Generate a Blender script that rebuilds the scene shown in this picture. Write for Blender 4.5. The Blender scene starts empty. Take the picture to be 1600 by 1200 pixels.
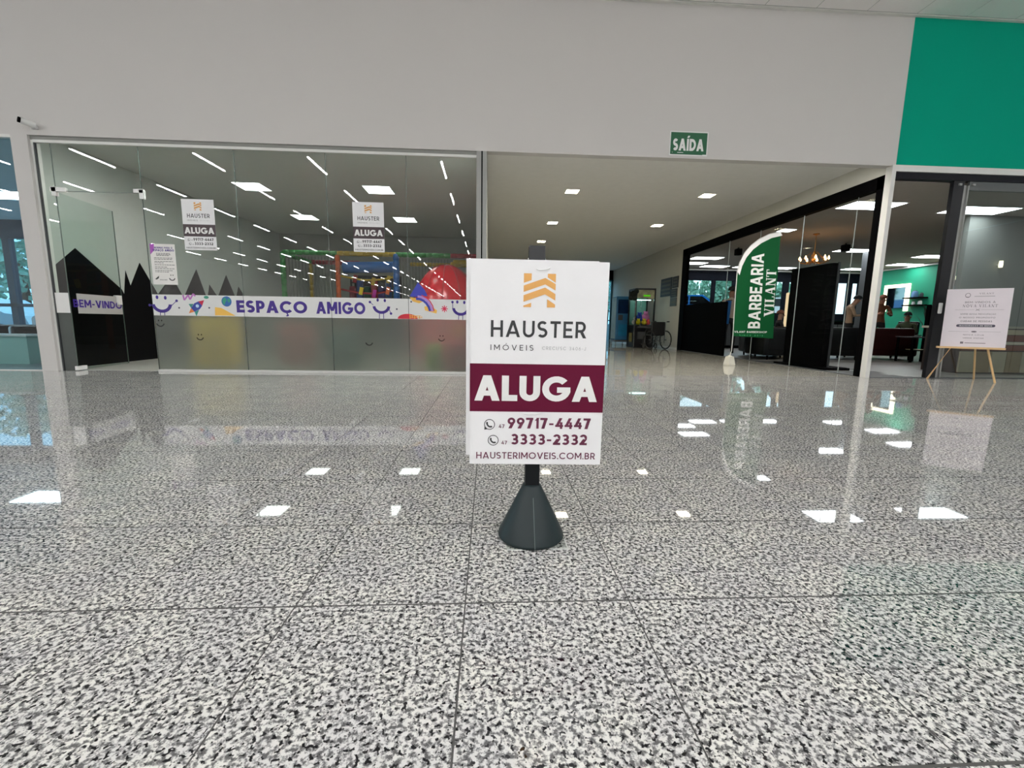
import bpy, bmesh, math, random
from mathutils import Vector, Matrix
random.seed(7)
SC = bpy.context.scene
COL = SC.collection
PI = math.pi

# ------------------------------------------------------------------ camera
F = Vector((0.053547116, 0.988597471, -0.140739995))
R = Vector((0.998539705, -0.052001648, 0.014638509))
U = Vector((-0.007152882, 0.141318323, 0.989938366))
FL = 675.43
EYE = Vector((0, 0, 0.8))
cam = bpy.data.cameras.new('camera'); cam.sensor_width = 36; cam.lens = FL / 1600 * 36
cam.clip_start = 0.02; cam.clip_end = 300
co = bpy.data.objects.new('camera', cam); COL.objects.link(co)
co.matrix_world = Matrix(((R.x, U.x, -F.x, 0), (R.y, U.y, -F.y, 0), (R.z, U.z, -F.z, 0.8), (0, 0, 0, 1)))
SC.camera = co
# ------------------------------------------------------------------ world, exposure
W = bpy.data.worlds.new('world'); SC.world = W; W.use_nodes = True
W.node_tree.nodes['Background'].inputs[0].default_value = (0.62, 0.86, 1.0, 1)
W.node_tree.nodes['Background'].inputs[1].default_value = 2.6
vs = SC.view_settings
vs.view_transform = 'Standard'; vs.look = 'None'; vs.gamma = 1; vs.exposure = 0.0; vs.use_curve_mapping = False
STRIP_L, PANEL_L, PLAY_L, HALL_L, SPOT_L = 112.0, 20.0, 9.0, 75.0, 30.0
cy = SC.cycles
cy.sample_clamp_indirect = 8; cy.max_bounces = 12; cy.transparent_max_bounces = 24; cy.glossy_bounces = 6
cy.caustics_reflective = False; cy.caustics_refractive = False

def ray(x, y): return F * FL + R * (x - 800) - U * (y - 600)
def atY(x, y, Y): d = ray(x, y); return EYE + d * (Y / d.y)
def atX(x, y, X): d = ray(x, y); return EYE + d * (X / d.x)
def atZ(x, y, Z): d = ray(x, y); return EYE + d * ((Z - .8) / d.z)
def srgb(r, g, b):
    f = lambda c: c / 12.92 if c <= .04045 else ((c + .055) / 1.055) ** 2.4
    return (f(r / 255), f(g / 255), f(b / 255), 1)

# ------------------------------------------------------------------ materials
MC = {}
def mat(name, rgb=(128, 128, 128), rough=.5, metal=0, spec=.5, emit=0, noise=0, nscale=8, bump=0, lin=None):
    if name in MC: return MC[name]
    m = bpy.data.materials.new(name); m.use_nodes = True; nt = m.node_tree; b = nt.nodes['Principled BSDF']
    c = lin or srgb(*rgb)
    b.inputs['Base Color'].default_value = c
    b.inputs['Roughness'].default_value = rough; b.inputs['Metallic'].default_value = metal
    b.inputs['Specular IOR Level'].default_value = spec
    tc = nt.nodes.new('ShaderNodeTexCoord'); n = nt.nodes.new('ShaderNodeTexNoise'); n.inputs['Scale'].default_value = nscale; n.inputs['Detail'].default_value = 4
    nt.links.new(tc.outputs['Object'], n.inputs['Vector'])
    mx = nt.nodes.new('ShaderNodeMix'); mx.data_type = 'RGBA'; nv = noise or .04
    mx.inputs[6].default_value = tuple(max(0, v * (1 - nv)) for v in c[:3]) + (1,)
    mx.inputs[7].default_value = tuple(min(1, v * (1 + nv)) for v in c[:3]) + (1,)
    nt.links.new(n.outputs['Fac'], mx.inputs[0]); nt.links.new(mx.outputs[2], b.inputs['Base Color'])
    if bump:
        bp = nt.nodes.new('ShaderNodeBump'); bp.inputs['Strength'].default_value = bump; bp.inputs['Distance'].default_value = .01
        nt.links.new(n.outputs['Fac'], bp.inputs['Height']); nt.links.new(bp.outputs['Normal'], b.inputs['Normal'])
    if emit:
        b.inputs['Emission Color'].default_value = c; b.inputs['Emission Strength'].default_value = emit
    MC[name] = m; return m

def glow(name, rgb, strength):
    if name in MC: return MC[name]
    m = bpy.data.materials.new(name); m.use_nodes = True; nt = m.node_tree; nt.nodes.clear()
    e = nt.nodes.new('ShaderNodeEmission'); o = nt.nodes.new('ShaderNodeOutputMaterial')
    e.inputs[0].default_value = srgb(*rgb); e.inputs[1].default_value = strength
    nt.links.new(e.outputs[0], o.inputs[0]); MC[name] = m; return m

def glass(name, tint, ior=1.5, k=1.0):
    m = bpy.data.materials.new(name); m.use_nodes = True; nt = m.node_tree; nt.nodes.clear()
    o = nt.nodes.new('ShaderNodeOutputMaterial'); t = nt.nodes.new('ShaderNodeBsdfTransparent'); g = nt.nodes.new('ShaderNodeBsdfGlossy')
    g.inputs['Roughness'].default_value = 0.0; g.inputs['Color'].default_value = (k, k, k, 1)
    t.inputs[0].default_value = tint + (1,)
    fr = nt.nodes.new('ShaderNodeFresnel'); fr.inputs[0].default_value = ior; mx = nt.nodes.new('ShaderNodeMixShader')
    ge = nt.nodes.new('ShaderNodeNewGeometry'); iv = nt.nodes.new('ShaderNodeMath'); iv.operation = 'SUBTRACT'; iv.inputs[0].default_value = 1
    ml = nt.nodes.new('ShaderNodeMath'); ml.operation = 'MULTIPLY'
    nt.links.new(ge.outputs['Backfacing'], iv.inputs[1]); nt.links.new(iv.outputs[0], ml.inputs[0]); nt.links.new(fr.outputs[0], ml.inputs[1])   # a slab reflects where light enters it
    nt.links.new(ml.outputs[0], mx.inputs[0]); nt.links.new(t.outputs[0], mx.inputs[1]); nt.links.new(g.outputs[0], mx.inputs[2])
    nt.links.new(mx.outputs[0], o.inputs[0]); return m

def granite(name, warm=0.0, joints=False, rough=.025):
    m = bpy.data.materials.new(name); m.use_nodes = True; nt = m.node_tree; b = nt.nodes['Principled BSDF']; L = nt.links.new
    N = nt.nodes.new
    geo = N('ShaderNodeNewGeometry'); oi = N('ShaderNodeObjectInfo')
    ad = N('ShaderNodeVectorMath'); ad.operation = 'MULTIPLY_ADD'
    cb = N('ShaderNodeCombineXYZ'); L(oi.outputs['Random'], cb.inputs[0]); L(oi.outputs['Random'], cb.inputs[1]); L(oi.outputs['Random'], cb.inputs[2])
    L(cb.outputs[0], ad.inputs[0]); ad.inputs[1].default_value = (37, 53, 0); L(geo.outputs['Position'], ad.inputs[2])
    v = ad.outputs[0]
    n1 = N('ShaderNodeTexNoise'); n1.inputs['Scale'].default_value = 82; n1.inputs['Detail'].default_value = 3.2; n1.inputs['Roughness'].default_value = .62
    n2 = N('ShaderNodeTexNoise'); n2.inputs['Scale'].default_value = 92; n2.inputs['Detail'].default_value = 2
    n3 = N('ShaderNodeTexNoise'); n3.inputs['Scale'].default_value = 6; n3.inputs['Detail'].default_value = 2
    for n in (n1, n2, n3): L(v, n.inputs['Vector'])
    off = N('ShaderNodeVectorMath'); off.operation = 'ADD'; off.inputs[1].default_value = (5, 9, 3); L(v, off.inputs[0]); L(off.outputs[0], n2.inputs['Vector'])
    r1 = N('ShaderNodeValToRGB'); e = r1.color_ramp.elements
    e[0].position = .40; e[0].color = srgb(114, 113, 114); e[1].position = .545; e[1].color = srgb(252, 251 - 2 * warm, 249 - 14 * warm)
    x = e.new(.465); x.color = srgb(174, 173, 173)
    L(n1.outputs['Fac'], r1.inputs[0])
    r2 = N('ShaderNodeValToRGB'); e = r2.color_ramp.elements; e[0].position = .385; e[0].color = (1, 1, 1, 1); e[1].position = .435; e[1].color = (0, 0, 0, 1)
    L(n2.outputs['Fac'], r2.inputs[0])
    mx = N('ShaderNodeMix'); mx.data_type = 'RGBA'; L(r2.outputs[0], mx.inputs[0]); L(r1.outputs[0], mx.inputs[6]); mx.inputs[7].default_value = srgb(22, 23, 28)
    tint = N('ShaderNodeMix'); tint.data_type = 'RGBA'; tint.blend_type = 'MULTIPLY'; tint.inputs[0].default_value = 1
    r3 = N('ShaderNodeValToRGB'); e = r3.color_ramp.elements; e[0].position = .4; e[0].color = (.86, .86, .86, 1); e[1].position = .65; e[1].color = (1, 1, .955, 1)
    L(n3.outputs['Fac'], r3.inputs[0]); L(mx.outputs[2], tint.inputs[6]); L(r3.outputs[0], tint.inputs[7])
    outc = tint.outputs[2]
    if joints:
        sp = N('ShaderNodeSeparateXYZ'); L(geo.outputs['Position'], sp.inputs[0]); ms = []
        for ax, (o0, p0) in enumerate(((-.063, .477), (1.642, .496))):
            a = N('ShaderNodeMath'); a.operation = 'SUBTRACT'; L(sp.outputs[ax], a.inputs[0]); a.inputs[1].default_value = o0
            bb = N('ShaderNodeMath'); bb.operation = 'PINGPONG'; L(a.outputs[0], bb.inputs[0]); bb.inputs[1].default_value = p0 / 2
            c = N('ShaderNodeMath'); c.operation = 'LESS_THAN'; L(bb.outputs[0], c.inputs[0]); c.inputs[1].default_value = (.0022, .0042)[ax]; ms.append(c)
        mm = N('ShaderNodeMath'); mm.operation = 'MAXIMUM'; L(ms[0].outputs[0], mm.inputs[0]); L(ms[1].outputs[0], mm.inputs[1])
        m2 = N('ShaderNodeMix'); m2.data_type = 'RGBA'; L(mm.outputs[0], m2.inputs[0]); L(outc, m2.inputs[6]); m2.inputs[7].default_value = srgb(95, 95, 93); outc = m2.outputs[2]
    L(outc, b.inputs['Base Color']); b.inputs['Roughness'].default_value = rough; b.inputs['IOR'].default_value = 1.5
    return m

M_wall = mat('wall_paint', (207, 204, 201), .8, noise=.015, nscale=1.5)
M_green = mat('green_paint', (0, 156, 128), .85, spec=.12, noise=.02, nscale=1.5)
M_white = mat('white_aluminium', (222, 222, 218), .35)
M_white2 = mat('white_plastic', (230, 230, 228), .35)
M_alu = mat('grey_aluminium', (150, 151, 148), .4, .3)
M_dkgrey = mat('dark_grey', (70, 72, 74), .5)
M_black = mat('black_paint', (5, 5, 6), .7, spec=.03)
M_blackgl = mat('black_gloss', (7, 7, 9), .2, spec=.3)
M_ceil = mat('ceiling_white', (205, 205, 200), .9)
M_hceil = mat('hall_ceiling', (236, 235, 232), .9)
M_floor = granite('granite_tile')
M_floor_far = granite('granite_floor', joints=True)
M_grout = mat('grout', (104, 103, 101), .8)
M_sheet = mat('sign_sheet', (239, 239, 240), .4, spec=.3)
M_maroon = mat('maroon_print', (94, 14, 46), .5, spec=.15)
M_plum = mat('plum_ink', (96, 32, 62), .45)
M_ink = mat('black_ink', (40, 42, 44), .45)
M_lgrey = mat('pale_grey_ink', (176, 177, 178), .5)
M_gold = mat('gold_ink', (226, 168, 92), .45)
M_wink = mat('white_ink', (236, 236, 234), .45)
M_purple = mat('purple_ink', (52, 22, 130), .45)
M_glass = glass('storefront_glass', (.885, .915, .90), 1.6)
M_glass_d = glass('door_leaf_glass', (.88, .92, .90), 1.3, .35)
M_glass2 = glass('clear_glass', (.94, .955, .95), 1.4, .12)
M_glass3 = glass('blue_tinted_glass', (.60, .80, .90), 1.5)
M_wood = mat('pine_wood', (214, 178, 128), .5, noise=.12, nscale=14)
M_tube = glow('led_tube', (254, 254, 255), STRIP_L)
M_panel = glow('led_panel', (246, 250, 255), PANEL_L)
M_play = glow('play_panel', (250, 253, 248), PLAY_L)
M_hall = glow('warm_panel', (255, 240, 208), HALL_L)
M_teal = mat('teal_frame', (20, 70, 82), .4)

# ------------------------------------------------------------------ mesh helpers
class MB:
    def __init__(s): s.v = []; s.f = []; s.m = []; s.cur = 0
    def add(s, vs, fs):
        o = len(s.v); s.v += [tuple(v) for v in vs]
        for f in fs: s.f.append(tuple(i + o for i in f)); s.m.append(s.cur)
        return s
    def box(s, x0, x1, y0, y1, z0, z1):
        v = [(x, y, z) for z in (z0, z1) for y in (y0, y1) for x in (x0, x1)]
        return s.add(v, [(0, 2, 3, 1), (4, 5, 7, 6), (0, 1, 5, 4), (2, 6, 7, 3), (0, 4, 6, 2), (1, 3, 7, 5)])
    def obox(s, c, sx, sy, sz, rz=0, rx=0, ry=0):   # centred oriented box
        M = Matrix.Rotation(rz, 3, 'Z') @ Matrix.Rotation(ry, 3, 'Y') @ Matrix.Rotation(rx, 3, 'X')
        v = [Vector(c) + M @ Vector((x * sx / 2, y * sy / 2, z * sz / 2)) for z in (-1, 1) for y in (-1, 1) for x in (-1, 1)]
        return s.add(v, [(0, 2, 3, 1), (4, 5, 7, 6), (0, 1, 5, 4), (2, 6, 7, 3), (0, 4, 6, 2), (1, 3, 7, 5)])
    def rbox(s, x0, x1, y0, y1, z0, z1, r=.02, seg=3):   # box with rounded vertical AND top edges (superellipse-ish rings)
        rings = []
        def ring(z, i):
            pts = []; rr = max(r, i + 1e-4) ; 
            for cx, cyy, a0 in ((x1 - r, y1 - r, 0), (x0 + r, y1 - r, 90), (x0 + r, y0 + r, 180), (x1 - r, y0 + r, 270)):
                for k in range(seg + 1):
                    a = math.radians(a0 + 90 * k / seg); pts.append((cx + (r - i) * math.cos(a), cyy + (r - i) * math.sin(a), z))
            return pts
        for k in range(seg + 1):
            a = PI / 2 * k / seg; rings.append(ring(z0 + r - r * math.cos(a) if False else z0 + r * (1 - math.sin(a)), r * (1 - math.cos(PI / 2 - a)) if False else r * (1 - math.cos(a))))
        rings = rings[::-1]
        for k in range(seg + 1):
            a = PI / 2 * k / seg; rings.append(ring(z1 - r + r * math.sin(a), r * (1 - math.cos(a))))
        n = len(rings[0]); v = [p for q in rings for p in q]; f = []
        for i in range(len(rings) - 1):
            for j in range(n): f.append((i * n + j, i * n + (j + 1) % n, (i + 1) * n + (j + 1) % n, (i + 1) * n + j))
        f.append(tuple(range(n))[::-1]); f.append(tuple((len(rings) - 1) * n + j for j in range(n)))
        return s.add(v, f)
    def tube(s, pts, r, n=8, cap=True, radii=None):
        pts = [Vector(p) for p in pts]; rings = []; up = Vector((0, 0, 1))
        for i, p in enumerate(pts):
            d = (pts[min(i + 1, len(pts) - 1)] - pts[max(i - 1, 0)]).normalized()
            a = d.cross(up) if abs(d.z) < .95 else d.cross(Vector((1, 0, 0))); a.normalize(); b = d.cross(a)
            rr = radii[i] if radii else r
            rings.append([p + a * (rr * math.cos(2 * PI * k / n)) + b * (rr * math.sin(2 * PI * k / n)) for k in range(n)])
        v = [p for q in rings for p in q]; f = []
        for i in range(len(rings) - 1):
            for j in range(n): f.append((i * n + j, i * n + (j + 1) % n, (i + 1) * n + (j + 1) % n, (i + 1) * n + j))
        if cap: f.append(tuple(range(n))[::-1]); f.append(tuple((len(rings) - 1) * n + j for j in range(n)))
        return s.add(v, f)
    def lathe(s, c, prof, n=32, sy=1.0):
        v = []; f = []; m = len(prof)
        for (r, z) in prof:
            for k in range(n): a = 2 * PI * k / n; v.append((c[0] + r * math.cos(a), c[1] + r * sy * math.sin(a), c[2] + z))
        for i in range(m - 1):
            for j in range(n): f.append((i * n + j, i * n + (j + 1) % n, (i + 1) * n + (j + 1) % n, (i + 1) * n + j))
        f.append(tuple(range(n))[::-1]); f.append(tuple((m - 1) * n + j for j in range(n)))
        return s.add(v, f)
    def ball(s, c, rx, ry=None, rz=None, n=14, m=9, z0=-1):
        ry = ry or rx; rz = rz or rx; prof = []
        a0 = math.asin(z0) if z0 > -1 else -PI / 2
        v = []; f = []
        for i in range(m + 1):
            a = a0 + (PI / 2 - a0) * i / m
            for k in range(n): t = 2 * PI * k / n; v.append((c[0] + rx * math.cos(a) * math.cos(t), c[1] + ry * math.cos(a) * math.sin(t), c[2] + rz * math.sin(a)))
        for i in range(m):
            for j in range(n): f.append((i * n + j, i * n + (j + 1) % n, (i + 1) * n + (j + 1) % n, (i + 1) * n + j))
        return s.add(v, f)
    def prism(s, pts, d):      # pts: list of 3D points of a planar polygon, extruded by vector d
        pts = [Vector(p) for p in pts]; d = Vector(d); n = len(pts)
        v = pts + [p + d for p in pts]
        f = [tuple(range(n)), tuple(range(2 * n - 1, n - 1, -1))] + [(i, (i + n), (i + 1) % n + n, (i + 1) % n) for i in range(n)]
        return s.add(v, f)
    def build(s, name, material, parent=None, smooth=False, **kw):
        me = bpy.data.meshes.new(name)
        off = Vector((0, 0, 0)); q = parent
        while q is not None: off += q.location; q = q.parent
        me.from_pydata([tuple(Vector(v) - off) for v in s.v], [], s.f)
        for m in (material if isinstance(material, (list, tuple)) else [material]): me.materials.append(m)
        if isinstance(material, (list, tuple)): me.polygons.foreach_set('material_index', s.m)
        bm = bmesh.new(); bm.from_mesh(me); 
        if not kw.pop('flat', False): bmesh.ops.recalc_face_normals(bm, faces=bm.faces)
        bm.to_mesh(me); bm.free()
        if smooth:
            me.polygons.foreach_set('use_smooth', [True] * len(me.polygons))
            try: me.set_sharp_from_angle(angle=math.radians(50))
            except Exception: pass
        o = bpy.data.objects.new(name, me); COL.objects.link(o)
        if parent is not None: o.parent = parent
        tag(o, **kw); return o
def tag(o, label=None, cat=None, group=None, kind=None):
    if label: o['label'] = label
    if cat: o['category'] = cat
    if group: o['group'] = group
    if kind: o['kind'] = kind
    return o
def thing(name, loc, label=None, cat=None, group=None, kind=None):
    o = bpy.data.objects.new(name, None); COL.objects.link(o); o.location = loc; o.empty_display_size = .1
    return tag(o, label, cat, group, kind)
def struct(name, mb, m, parent=None, **kw): return mb.build(name, m, parent, kind='structure', **kw)
def copy_tree(o, parent=None):
    c = o.copy(); COL.objects.link(c)
    if parent: c.parent = parent
    for ch in list(o.children): copy_tree(ch, c)
    return c
def bx(*a): return MB().box(*a)

# ------------------------------------------------------------------ stroke lettering
def _bar(x0, y0, x1, y1): return [[(x0, y0), (x1, y0), (x1, y1), (x0, y1)]]
def _dia(xa, ya, xb, yb, h): return [[(xa, ya), (xa + h, ya), (xb + h, yb), (xb, yb)]]
def _arc(cx, cyy, rx, ry, a0, a1, w, n=None):
    n = n or max(3, int(abs(a1 - a0) / 14)); out = []
    for k in range(n):
        a, b = (math.radians(a0 + (a1 - a0) * t / n) for t in (k, k + 1))
        out.append([(cx + rx * math.cos(a), cyy + ry * math.sin(a)), (cx + rx * math.cos(b), cyy + ry * math.sin(b)),
                    (cx + (rx - w) * math.cos(b), cyy + (ry - w) * math.sin(b)), (cx + (rx - w) * math.cos(a), cyy + (ry - w) * math.sin(a))])
    return out
def glyph(c, w):
    A = _arc; B = _bar; D = _dia; h = w * 1.12; rt = (.5 + w / 2) / 2
    if c == ' ': return .36, []
    if c == 'A': return .88, D(0, 0, .44 - h / 2, 1, h) + D(.88 - h, 0, .44 - h / 2, 1, h) + B(.2, .2, .68, .2 + w * .85)
    if c == 'À': g = glyph('A', w); return g[0], g[1] + D(.42, 1.08, .27, 1.28, w)
    if c == 'B': return .64, B(0, 0, w, 1) + B(0, 1 - w, .33, 1) + B(0, .5 - w / 2, .36, .5 + w / 2) + B(0, 0, .36, w) + A(.33, 1 - rt, .27, rt, -90, 90, w) + A(.36, rt, .28, rt, -90, 90, w)
    if c == 'C': return .88, A(.5, .5, .5, .5, 42, 318, w)
    if c == 'Ç': return .88, A(.5, .5, .5, .5, 42, 318, w) + B(.46, -.1, .56, .02) + A(.5, -.16, .13, .1, -140, 90, w * .55)
    if c == 'D': return .78, B(0, 0, w, 1) + B(0, 1 - w, .32, 1) + B(0, 0, .32, w) + A(.32, .5, .46, .5, -90, 90, w)
    if c == 'E': return .58, B(0, 0, w, 1) + B(0, 1 - w, .58, 1) + B(0, .5 - w / 2, .52, .5 + w / 2) + B(0, 0, .58, w)
    if c == 'F': return .56, B(0, 0, w, 1) + B(0, 1 - w, .56, 1) + B(0, .46 - w / 2, .5, .46 + w / 2)
    if c == 'G': return .98, A(.5, .5, .5, .5, 42, 352, w) + B(.52, .5 - w * .62, .985, .5 + w * .28)
    if c == 'H': return .74, B(0, 0, w, 1) + B(.74 - w, 0, .74, 1) + B(0, .5 - w / 2, .74, .5 + w / 2)
    if c == 'I': return w, B(0, 0, w, 1)
    if c == 'Í': return w, B(0, 0, w, 1) + D(0, 1.08, .12, 1.26, w)
    if c == 'J': return .5, B(.5 - w, .3, .5, 1) + A(.22, .28, .28, .28, 190, 360, w)
    if c == 'K': return .7, B(0, 0, w, 1) + D(w, .38, .7 - h * 1.2, 1, h * 1.2) + D(.7 - h * 1.2, 0, .2, .55, h * 1.2)
    if c == 'L': return .54, B(0, 0, w, 1) + B(0, 0, .54, w)
    if c == 'M': return .92, B(0, 0, w, 1) + B(.92 - w, 0, .92, 1) + D(.46 - h / 2, .25, 0, 1, h) + D(.46 - h / 2, .25, .92 - h, 1, h)
    if c == 'N': return .78, B(0, 0, w, 1) + B(.78 - w, 0, .78, 1) + D(.78 - h * 1.15, 0, 0, 1, h * 1.15)
    if c == 'O': return 1.0, A(.5, .5, .5, .5, 0, 360, w)
    if c == 'Ó': return 1.0, A(.5, .5, .5, .5, 0, 360, w) + D(.45, 1.1, .57, 1.28, w)
    if c == 'P': return .62, B(0, 0, w, 1) + B(0, 1 - w, .33, 1) + B(0, .42 - w / 2, .33, .42 + w / 2) + A(.33, .5 + .21 - w / 4, .29, .29 + w / 4, -90, 90, w)
    if c == 'Q': return 1.0, A(.5, .5, .5, .5, 0, 360, w) + D(.85 , -.04, .55, .3, w)
    if c == 'R': return .66, B(0, 0, w, 1) + B(0, 1 - w, .34, 1) + B(0, .42 - w / 2, .34, .42 + w / 2) + A(.34, .5 + .21 - w / 4, .29, .29 + w / 4, -90, 90, w) + D(.68 - h * 1.15, 0, .25, .42, h * 1.15)
    if c == 'S': return .62, A(.31, 1 - rt, .31, rt, 35, 270, w) + A(.31, rt, .31, rt, -145, 90, w)
    if c == 'T': return .64, B(.32 - w / 2, 0, .32 + w / 2, 1) + B(0, 1 - w, .64, 1)
    if c == 'U': return .72, B(0, .36, w, 1) + B(.72 - w, .36, .72, 1) + A(.36, .36, .36, .36, 180, 360, w)
    if c == 'V': return .84, D(.42 - h / 2, 0, 0, 1, h) + D(.42 - h / 2, 0, .84 - h, 1, h)
    if c == 'W': return 1.2, D(.3 - h / 2, 0, 0, 1, h) + D(.3 - h / 2, 0, .6 - h / 2, 1, h) + D(.9 - h / 2, 0, .6 - h / 2, 1, h) + D(.9 - h / 2, 0, 1.2 - h, 1, h)
    if c == 'X': return .74, D(0, 0, .74 - h * 1.2, 1, h * 1.2) + D(.74 - h * 1.2, 0, 0, 1, h * 1.2)
    if c == 'Y': return .74, D(.37 - h / 2, .45, 0, 1, h * 1.1) + D(.37 - h / 2, .45, .74 - h, 1, h) + B(.37 - w / 2, 0, .37 + w / 2, .5)
    if c == 'Z': return .64, B(0, 0, .64, w) + B(0, 1 - w, .64, 1) + D(0, 0, .64 - h * 1.3, 1, h * 1.3)
    if c == '0': return .66, A(.33, .5, .33, .5, 0, 360, w)
    if c == '1': return .34, B(.34 - w, 0, .34, 1) + D(0, .74, .2, 1, w)
    if c == '2': return .6, A(.3, .7, .3, .3, -35, 165, w) + D(0, w * .6, .52 - h * 1.1, .56, h * 1.5) + B(0, 0, .6, w)
    if c == '3': return .6, A(.28, 1 - rt, .29, rt, -90, 150, w) + A(.29, rt, .31, rt, -150, 90, w) + B(.18, .5 - w / 2, .3, .5 + w / 2)
    if c == '4': return .66, B(.4, 0, .4 + w, .62) + D(0, .2, .34, 1, h * 1.1) + B(0, .18, .66, .18 + w * .95)
    if c == '5': return .6, A(.29, .32, .31, .32, -150, 110, w) + B(.06, 1 - w, .55, 1) + B(.06, .5, .06 + w, 1)
    if c == '6': return .64, A(.32, .32, .32, .32, 0, 360, w) + D(.03, .4, .34, 1, h * 1.2)
    if c == '7': return .6, B(0, 1 - w, .6, 1) + D(.1, 0, .6 - h * 1.15, 1 - w * .3, h * 1.15)
    if c == '8': return .62, A(.31, 1 - rt, .28, rt, 0, 360, w) + A(.31, rt, .31, rt, 0, 360, w)
    if c == '9': return .64, A(.32, .68, .32, .32, 0, 360, w) + D(.28 - h * .9, 0, .61 - h * 1.2, .6, h * 1.2)
    if c == '-': return .4, B(.02, .42 - w * .4, .38, .42 + w * .45)
    if c == '.': return w, B(0, 0, w * 1.05, w * 1.05)
    if c == ',': return w, B(0, -.1, w, w)
    if c == '/': return .4, D(-.02, -.1, .4 - w, 1.05, w)
    if c == '|': return w, B(0, -.1, w, 1.1)
    return glyph('O', w)
SERIF = {'V': (.9, [('t', 0, .3), ('t', .6, .3)]), 'I': (.4, []), 'L': (.66, []), 'A': (.9, []), 'N': (.9, []), 'T': (.8, [])}
def sglyph(c, w):       # high-contrast serif capitals for the shop name
    B, D = _bar, _dia; t = w * .38; s = .06
    if c == 'V': return .92, D(.42, 0, .06, 1, w * 1.15) + D(.5, 0, .78, 1, t) + B(0, 1 - s, .42, 1) + B(.64, 1 - s, .92, 1)
    if c == 'I': return .42, B(.21 - w / 2, 0, .21 + w / 2, 1) + B(0, 0, .42, s) + B(0, 1 - s, .42, 1)
    if c == 'L': return .7, B(.1, 0, .1 + w, 1) + B(0, 0, .7, s) + B(0, 1 - s, .42, 1) + B(.7 - t, 0, .7, .3)
    if c == 'A': return .92, D(.12, 0, .42, 1, t) + D(.68, 0, .38, 1, w * 1.1) + B(.22, .3, .7, .3 + t) + B(0, 0, .3, s) + B(.56, 0, .94, s)
    if c == 'N': return .92, B(.14, 0, .14 + t, 1) + B(.74, 0, .74 + t, 1) + D(.62, 0, .06, 1, w * 1.2) + B(0, 0, .32, s) + B(.62, 1 - s, .92, 1)
    if c == 'T': return .8, B(.4 - w / 2, 0, .4 + w / 2, 1) + B(0, 1 - s, .8, 1) + B(.22, 0, .58, s) + B(0, .72, t, 1) + B(.8 - t, .72, .8, 1)
    return glyph(c, w)
class Plane:            # a flat print surface: origin, right, up, outward normal, all in metres
    def __init__(s, O, Rv, Uv, N): s.O, s.R, s.U, s.N = Vector(O), Vector(Rv).normalized(), Vector(Uv).normalized(), Vector(N).normalized()
    def p(s, u, v, off=0): return s.O + s.R * u + s.U * v + s.N * off
    def poly(s, mb, pts, off):
        off += (len(mb.f) % 10) * 3e-5; mb.add([s.p(u, v, off) for u, v in pts], [tuple(range(len(pts)))]); return mb
    def rect(s, mb, u0, v0, u1, v1, off): return s.poly(mb, [(u0, v0), (u1, v0), (u1, v1), (u0, v1)], off)
    def disc(s, mb, u, v, ru, rv, off, n=16, a0=0, a1=360):
        k = n if a1 - a0 >= 360 else n + 1
        return s.poly(mb, [(u + ru * math.cos(math.radians(a0 + (a1 - a0) * i / n)), v + rv * math.sin(math.radians(a0 + (a1 - a0) * i / n))) for i in range(k)], off)
    def ring(s, mb, u, v, ru, rv, w, a0, a1, off):
        for q in _arc(0, 0, 1, 1, a0, a1, .5):
            pass
        n = max(4, int(abs(a1 - a0) / 15))
        for k in range(n):
            a, b = (math.radians(a0 + (a1 - a0) * t / n) for t in (k, k + 1))
            s.poly(mb, [(u + ru * math.cos(a), v + rv * math.sin(a)), (u + ru * math.cos(b), v + rv * math.sin(b)), (u + (ru - w) * math.cos(b), v + (rv - w) * math.sin(b)), (u + (ru - w) * math.cos(a), v + (rv - w) * math.sin(a))], off)
        return mb
    def seg(s, mb, a, b, w, off):
        dx, dy = b[0] - a[0], b[1] - a[1]; l = math.hypot(dx, dy) or 1; nx, ny = -dy / l * w / 2, dx / l * w / 2
        return s.poly(mb, [(a[0] + nx, a[1] + ny), (a[0] - nx, a[1] - ny), (b[0] - nx, b[1] - ny), (b[0] + nx, b[1] + ny)], off)
    def text(s, mb, txt, u0, u1, v, cap, w, off, gap=.14, serif=False, vert=False, capx=None):
        lay = []; x = 0
        for c in txt:
            gw, ps = (sglyph if serif else glyph)(c, w); lay.append((x, ps)); x += gw + gap
        tot = x - gap; k = (u1 - u0) / tot
        for ox, ps in lay:
            for q in ps:
                if vert: s.poly(mb, [(v - y * cap, u0 + (ox + xx) * k) for xx, y in q], off)   # reads upwards: cap height along -u
                else: s.poly(mb, [(u0 + (ox + xx) * k, v + y * cap) for xx, y in q], off)
        return mb

# ================================================================== THE SETTING
D = 6.64            # storefront plane
X0, X1 = -.063, .477
Y0, Y1 = 1.642, .496
ZC = 5.284          # mall ceiling
ZH = 3.412          # shop and corridor ceiling
ZT = 3.235          # underside of the header
XR = 6.088          # corridor right wall

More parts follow.
